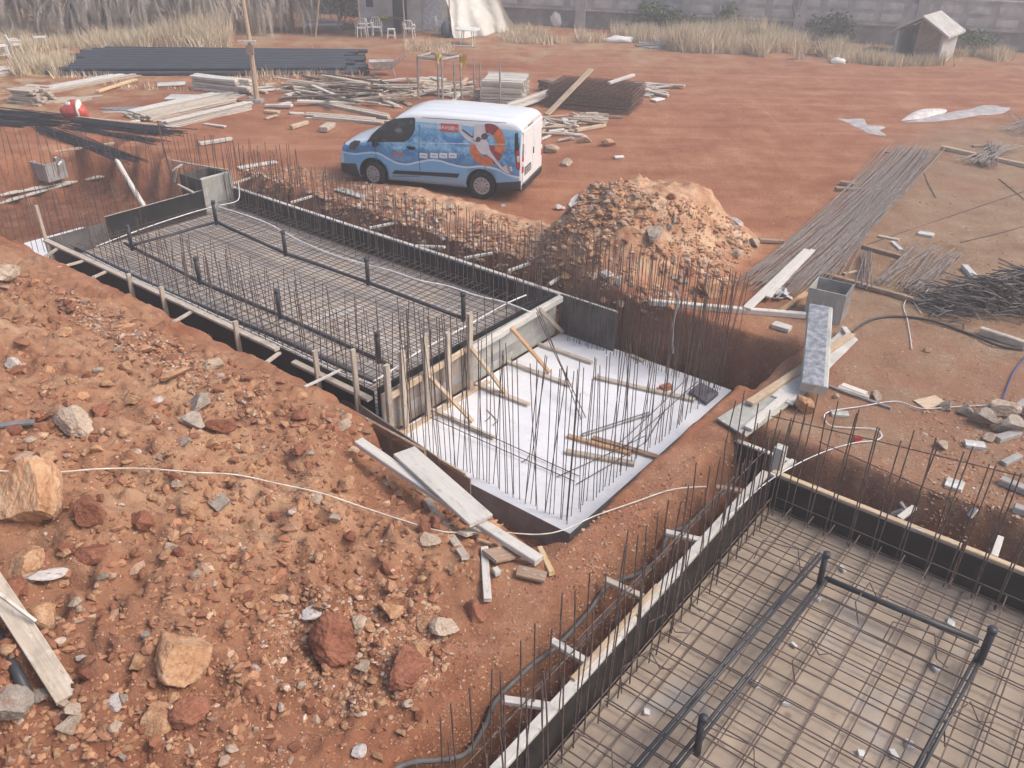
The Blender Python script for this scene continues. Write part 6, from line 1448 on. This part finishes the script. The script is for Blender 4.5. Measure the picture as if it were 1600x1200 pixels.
NAMED = [(48, 800, 62, 'orange', 'biggest pale orange boulder at the left edge of the mound', (1.0, .8, 1.35)), (290, 1035, 42, 'orange', 'large bright orange boulder alone on the lower mound', None), (243, 1135, 27, 'orange', 'orange boulder at the bottom of the mound below the brightest one', None),
    (298, 1122, 27, 'red', 'dark red clod beside the orange boulder at the bottom', None), (525, 1008, 40, 'red', 'big dark red clod left of the pale rubble patch', None), (640, 1052, 36, 'red', 'big dark red clod right of the pale rubble patch', None), (742, 962, 20, 'red', 'red clod below the white board offcut', None),
    (75, 970, 22, 'orange', 'yellowish stone near the leaning plank', None), (22, 1108, 28, 'grey', 'grey boulder at the lower left corner behind the leaning plank', None), (70, 1088, 20, 'grey', 'grey stone at the foot of the leaning plank', None), (78, 902, 20, 'white', 'bluish white slate piece below the biggest boulder', (1.3, .6, .4)), (182, 1104, 16, 'white', 'whitish round stone at the lower mound', None), (110, 1138, 16, 'pale', 'pale pointed stone left of the whitish one', None),
    (24, 578, 14, 'white', 'white stone near the top left of the mound', None), (12, 435, 26, 'pale', 'long pale boulder on the mound crest at the left edge', (1.3, .7, .8)), (120, 672, 34, 'pale', 'flat pale boulder half buried in the upper mound', (1.0, .9, .6)), (305, 668, 22, 'grey', 'brown grey stone in the middle of the mound', None), (312, 640, 19, 'grey', 'pitted grey stone above the brown grey one', None), (347, 672, 19, 'red', 'reddish flat stone beside the brown grey one', None),
    (145, 808, 24, 'red', 'reddish brown block right of the biggest boulder', None), (220, 822, 18, 'red', 'orange red block second right of the biggest boulder', None), (298, 798, 17, 'orange', 'orange block in the middle of the lower mound', None), (342, 795, 16, 'grey', 'dark grey brown stone beside the orange block', None), (75, 726, 22, 'orange', 'warm stone left of the cord above the biggest boulder', None), (40, 890, 28, 'orange', 'orange pale stone under the biggest boulder', None), (25, 932, 22, 'red', 'red stone above the leaning plank', None), (148, 872, 22, 'red', 'red brown stone right of the slate piece', None), (102, 868, 12, 'orange', 'small orange stone right of the slate piece', None),
    (672, 850, 18, 'pale', 'pale rounded stone left of the narrow grey board', None), (665, 790, 8, 'pale', 'small pale stone near the top of the narrow grey board', None), (497, 782, 10, 'pale', 'pale pointed stone on the cord', None), (610, 958, 18, 'orange', 'orange pale stone at the top of the pale rubble patch', None), (695, 985, 20, 'pale', 'long pale stone at the right of the pale rubble patch', None), (560, 1175, 14, 'white', 'white lump at the bottom of the mound', None), (485, 960, 16, 'white', 'white grey lump at the left of the rubble patch', None), (560, 985, 18, 'pale', 'light yellow stone in the rubble patch', None), (663, 980, 13, 'orange', 'bright orange stone in the rubble patch', None), (655, 1018, 15, 'orange', 'small orange pale stone above the right dark clod', None), (708, 892, 9, 'orange', 'small orange stone at the foot of the narrow grey board', None),
    (552, 640, 17, 'red', 'red clod on the mound crest near the lower rail', None), (540, 668, 12, 'pale', 'pale stone on the mound crest near the end of the pale beam', None), (340, 530, 16, 'red', 'brown red clod at the mound rim by a stake', None), (335, 575, 18, 'pale', 'long pale slab stone high on the mound', (1.6, .5, .5)), (275, 590, 18, 'orange', 'orange slab stone high on the mound', (1.4, .6, .6)), (228, 552, 14, 'orange', 'light orange stone high on the mound', None), (470, 655, 13, 'red', 'reddish rounded clod near the mound rim', None), (205, 565, 9, 'orange', 'round tan stone high on the mound', None),
    (912, 222, 12, 'pale', 'largest pale boulder right of the van', None), (950, 228, 12, 'orange', 'second pale orange boulder right of the van', None), (886, 258, 11, 'pale', 'pale boulder lying nearest on the red ground right of the van', None), (858, 238, 13, 'pale', 'pale boulder touching the van rear corner', None), (800, 243, 6, 'white', 'small white stone by the van', None), (901, 319, 15, 'white', 'white slab stone at the top left of the rubble heap', (1.5, .7, .5)), (874, 328, 9, 'white', 'white stone left of the rubble heap top', None), (787, 322, 4, 'white', 'tiny white stone on the track behind the bars', None),
    (948, 435, 15, 'white', 'white boulder among the bars before the rubble heap', None), (965, 444, 9, 'pale', 'round pale stone beside the white boulder at the heap', None), (1022, 372, 17, 'grey', 'grey boulder in the face of the rubble heap', None), (1110, 460, 22, 'orange', 'big tan boulder at the right foot of the rubble heap', None), (1180, 383, 10, 'pale', 'rightmost round pale stone of the rubble heap', None), (1166, 383, 9, 'pale', 'pale stone next to the rightmost one of the rubble heap', None), (1148, 398, 11, 'pale', 'pale stone low at the right of the rubble heap', None), (1150, 352, 12, 'white', 'whitish stone high at the right of the rubble heap', None),
    (1478, 640, 11, 'grey', 'pitted grey stone right of the looping cable', None), (1510, 648, 11, 'grey', 'grey brown stone at the left of the stone group', None), (1538, 660, 18, 'grey', 'big rounded stone of the group at the right edge', None), (1566, 645, 19, 'pale', 'big pale block of the group at the right edge', None), (1578, 672, 20, 'grey', 'big grey stone behind the grey lump at right', None), (1473, 700, 10, 'pale', 'pale stone lying alone left of the white block', None), (1545, 688, 9, 'pale', 'small pale stone under the big rounded one', None), (1447, 549, 7, 'orange', 'small orange stone alone on the tan yard', None), (1252, 640, 20, 'orange', 'broken orange pale lump under the grey box beam', None), (1368, 622, 9, 'pale', 'pale stone at the end of the thin metal bar', None), (1305, 622, 7, 'pale', 'small pale stone right of the box beam foot', None)]
for x, y, r, cls, lab, sc in NAMED:
    p = hit(x, y); rock(p, px_r(p, r)*(1.22 if y > 500 and x < 760 else 1.4 if x > 1450 and y > 600 else 1.05), cls, lab, None, r > 24, .25, sc)
def mound_pts(n, box, test):
    out = []
    while len(out) < n:
        px = RNG.uniform(box[0], box[1], 400); py = RNG.uniform(box[2], box[3], 400)
        for a, b in zip(px, py):
            if test(a, b): out.append((a, b))
            if len(out) >= n: break
    return out
def on_mound(x, y): return y > (395+(x*.435) if x < 640 else 675+(x-640)*.84) + 12 and x < 890 and (x < 700 or y < 900+(700-x)*-.2) and not (y > 880 and x > 760-(y-880)*.25)
GL = {'orange': 'orange', 'red': 'reddish brown', 'pale': 'pale', 'grey': 'grey brown', 'white': 'whitish'}
for x, y in mound_pts(125, (0, 780, 400, 1200), on_mound):
    p = hit(x, y); c = random.choices(list(STONE), (8, 7, 4, .5, .5))[0]; r = px_r(p, random.uniform(7.5, 12)*random.choice((1, 1, 1.5)))
    rock(p, r, c, GL[c]+' stone of middling size lying loose on the left earth mound', GL[c]+' stones on the earth mound')
def on_heap(x, y): return ((x-1010)/165)**2+((y-395)/88)**2 < 1
for x, y in mound_pts(46, (840, 1190, 300, 480), on_heap):
    p = hit(x, y); c = random.choices(list(STONE), (9, 1, 5, .2, .4))[0]
    rock(p, px_r(p, random.uniform(5, 10)), c, GL[c]+' stone in the rubble heap behind the deep pit', GL[c]+' stones of the rubble heap')
def on_bank(x, y): d = y-(300+(x-450)*.26); return -45 < d < 62
for x, y in mound_pts(25, (480, 900, 290, 460), on_bank):
    p = hit(x, y); c = random.choices(list(STONE), (4, .7, 8, .5, 2))[0]
    rock(p, px_r(p, random.uniform(3.5, 9)), c, GL[c]+' stone in the low bank between far pool and van', GL[c]+' stones of the low bank')
# small rubble and gravel: one mass
def gravel(name, spots, label):
    base = [rock_shape(900+i, 1, 7, .30) for i in range(14)]; Vs = []; Fs = []; Cs = []; off = 0
    pal = np.array([(.50, .29, .165), (.34, .155, .092), (.42, .225, .135), (.58, .42, .30), (.38, .29, .23), (.66, .58, .51), (.27, .112, .066)])
    for p, r, wts in spots:
        P, F = base[random.randrange(14)]; a = random.uniform(0, 6.28); c_, s_ = math.cos(a), math.sin(a)
        Q = P*r*np.array([random.uniform(.9, 1.25), random.uniform(.7, 1), random.uniform(.6, 1)]); Q = np.stack([Q[:, 0]*c_-Q[:, 1]*s_, Q[:, 0]*s_+Q[:, 1]*c_, Q[:, 2]], 1)+np.array([p.x, p.y, p.z+r*.05])
        Vs.append(Q); Fs.append(F+off); off += len(Q); col = pal[random.choices(range(7), wts)[0]]*random.uniform(.62, 1.12); Cs.append(np.tile(np.append(col, 1), (len(Q), 1)))
    V = np.concatenate(Vs).astype(np.float32); F = np.concatenate(Fs).astype(np.int32); C = np.concatenate(Cs).astype(np.float32)
    me = bpy.data.meshes.new(name); me.vertices.add(len(V)); me.vertices.foreach_set('co', V.ravel()); me.loops.add(F.size); me.loops.foreach_set('vertex_index', F.ravel())
    me.polygons.add(len(F)); me.polygons.foreach_set('loop_start', np.arange(len(F), dtype=np.int32)*3); me.polygons.foreach_set('use_smooth', [False]*len(F)); me.update(calc_edges=True)
    at_ = me.color_attributes.new('tint', 'FLOAT_COLOR', 'POINT'); at_.data.foreach_set('color', C.ravel())
    n = N(name+'_stone', .93, .1); t = n.attr('tint'); k = n.noise(n.pos(), 40, 3, .7); n.col(n.mix(n.lin(k, .35, .7, .1, .6), t.outputs[0], (.33, .165, .10))); n.bump(k, .6, .01)
    me.materials.append(n.m); o = bpy.data.objects.new(name, me); COL.objects.link(o); return tag(o, label, 'rubble', None, 'stuff')
def cloud(n, x0, x1, y0, y1, test, smin, smax, wts, thr=.42, sc=1.1, pw=2.2):
    """n stones scattered over world points seen in a photo region, clustered by noise"""
    out = []
    while len(out) < n:
        px = RNG.uniform(x0, x1, 3000); py = RNG.uniform(y0, y1, 3000)
        D = np.array([ray(a, b) for a, b in zip(px, py)]); t = (.6-CAM_H)/D[:, 2]
        for _ in range(7):
            X = D[:, 0]*t; Y = D[:, 1]*t; h = terrain(X, Y)[0]; t = .5*t+.5*(h-CAM_H)/D[:, 2]
        X = D[:, 0]*t; Y = D[:, 1]*t; h = terrain(X, Y)[0]; f = fbm(X*sc, Y*sc, 333, 4, .6); ok = (f+RNG.uniform(-.12, .12, 3000)) > thr
        for i in np.nonzero(ok)[0]:
            if test(px[i], py[i]):
                r = (smin+(smax-smin)*random.random()**pw)*t[i]/CAM_F; out.append((Vector((X[i], Y[i], h[i])), r, wts))
                if len(out) >= n: break
    return out
WM = (5, 4, 9, 1.8, .5, .35, 4)
sp = cloud(9500, -20, 790, 370, 1210, on_mound, 1.0, 3.2, WM, .46, .9) + cloud(3000, -20, 790, 370, 1210, on_mound, 3, 9, WM, .50, .7, 2.2) + cloud(1150, -20, 790, 370, 1210, on_mound, 7, 15, WM, .48, .6, 1.8)
palepatch = lambda x, y: on_mound(x, y) and ((x-560)/150)**2+((y-1010)/110)**2 < 1
sp += cloud(1500, 400, 720, 900, 1130, palepatch, 2, 8, (3, 1, 2, 6, 2, 2, 1), .3, 2, 2)
pale2 = lambda x, y: on_mound(x, y) and abs(y-(480+(x-120)*.55)) < 26
sp += cloud(1300, 100, 420, 440, 680, pale2, 1.5, 6, (3, 1, 2, 6, 2, 1.5, 1), .3, 2, 2)
gravel('mound_rubble', sp, 'loose small stones and clods covering the left earth mound')
sp = cloud(3800, 830, 1200, 290, 490, on_heap, 1, 5.5, (7, .5, 5, 6, .1, .6, .4), .36, 1.2, 2) + cloud(420, 830, 1200, 300, 490, on_heap, 5, 11, (7, .3, 4, 6, .1, .6, .2), .42, 1.2, 1.6) + cloud(5200, 380, 960, 262, 480, lambda x, y: -48 < y-(300+(x-450)*.26) < 70, 1, 5.5, (4, 1, 4, 9, .4, 2, 1), .38, .9, 2) + cloud(420, 560, 960, 280, 470, lambda x, y: -40 < y-(300+(x-450)*.26) < 70, 5, 10, (5, .3, 2, 9, .2, 2, .2), .40, .9, 1.6)
gravel('bank_rubble', sp, 'small broken stones over the rubble heap and the low bank before the van')
right = lambda x, y: True
sp = cloud(1500, 1150, 1600, 300, 900, lambda x, y: y < 720+(x-1200)*.36 and x > 1180 and not (x < 1260 and y > 470), .8, 2.6, (2, 2, 3, 5, 1, 2, 2), .45, .7, 2) + cloud(900, 1440, 1600, 620, 850, right, 1.5, 5, (3, 3, 4, 4, 1, 1, 2), .35, 1, 2)
sp += cloud(3200, 560, 1180, 640, 1200, lambda x, y: x > 700 and y > 830-(x-870)*.55 and not on_mound(x, y) and x < 1180-(y-680)*.75, 1.0, 4.5, (3, 3, 4, 4, .5, .8, 4), .40, 1, 2.6)
sp += cloud(900, 0, 1600, 110, 300, right, .5, 1.4, (2, 3, 3, 5, 1, 2, 1), .47, .4, 2)
gravel('ground_gravel', sp, 'scattered small stones over the trodden red ground')

# ------------------------------------------------------------------ hazy air, also standing in for the veil of a fogged lens
mb = MB(); mb.box((10, 190, 3.2), (580, 520, 12.0)); hz = mb.build('haze', [])
hm = bpy.data.materials.new('haze_and_lens_veil'); hm.use_nodes = True; t = hm.node_tree
for n_ in list(t.nodes):
    if n_.type == 'BSDF_PRINCIPLED': t.nodes.remove(n_)
pv = t.nodes.new('ShaderNodeVolumePrincipled'); pv.inputs['Color'].default_value = (1, .965, .955, 1); pv.inputs['Density'].default_value = .0066; pv.inputs['Anisotropy'].default_value = .3
t.links.new(pv.outputs[0], [n_ for n_ in t.nodes if n_.type == 'OUTPUT_MATERIAL'][0].inputs['Volume'])
hz.data.materials.append(hm); tag(hz, kind='stuff')
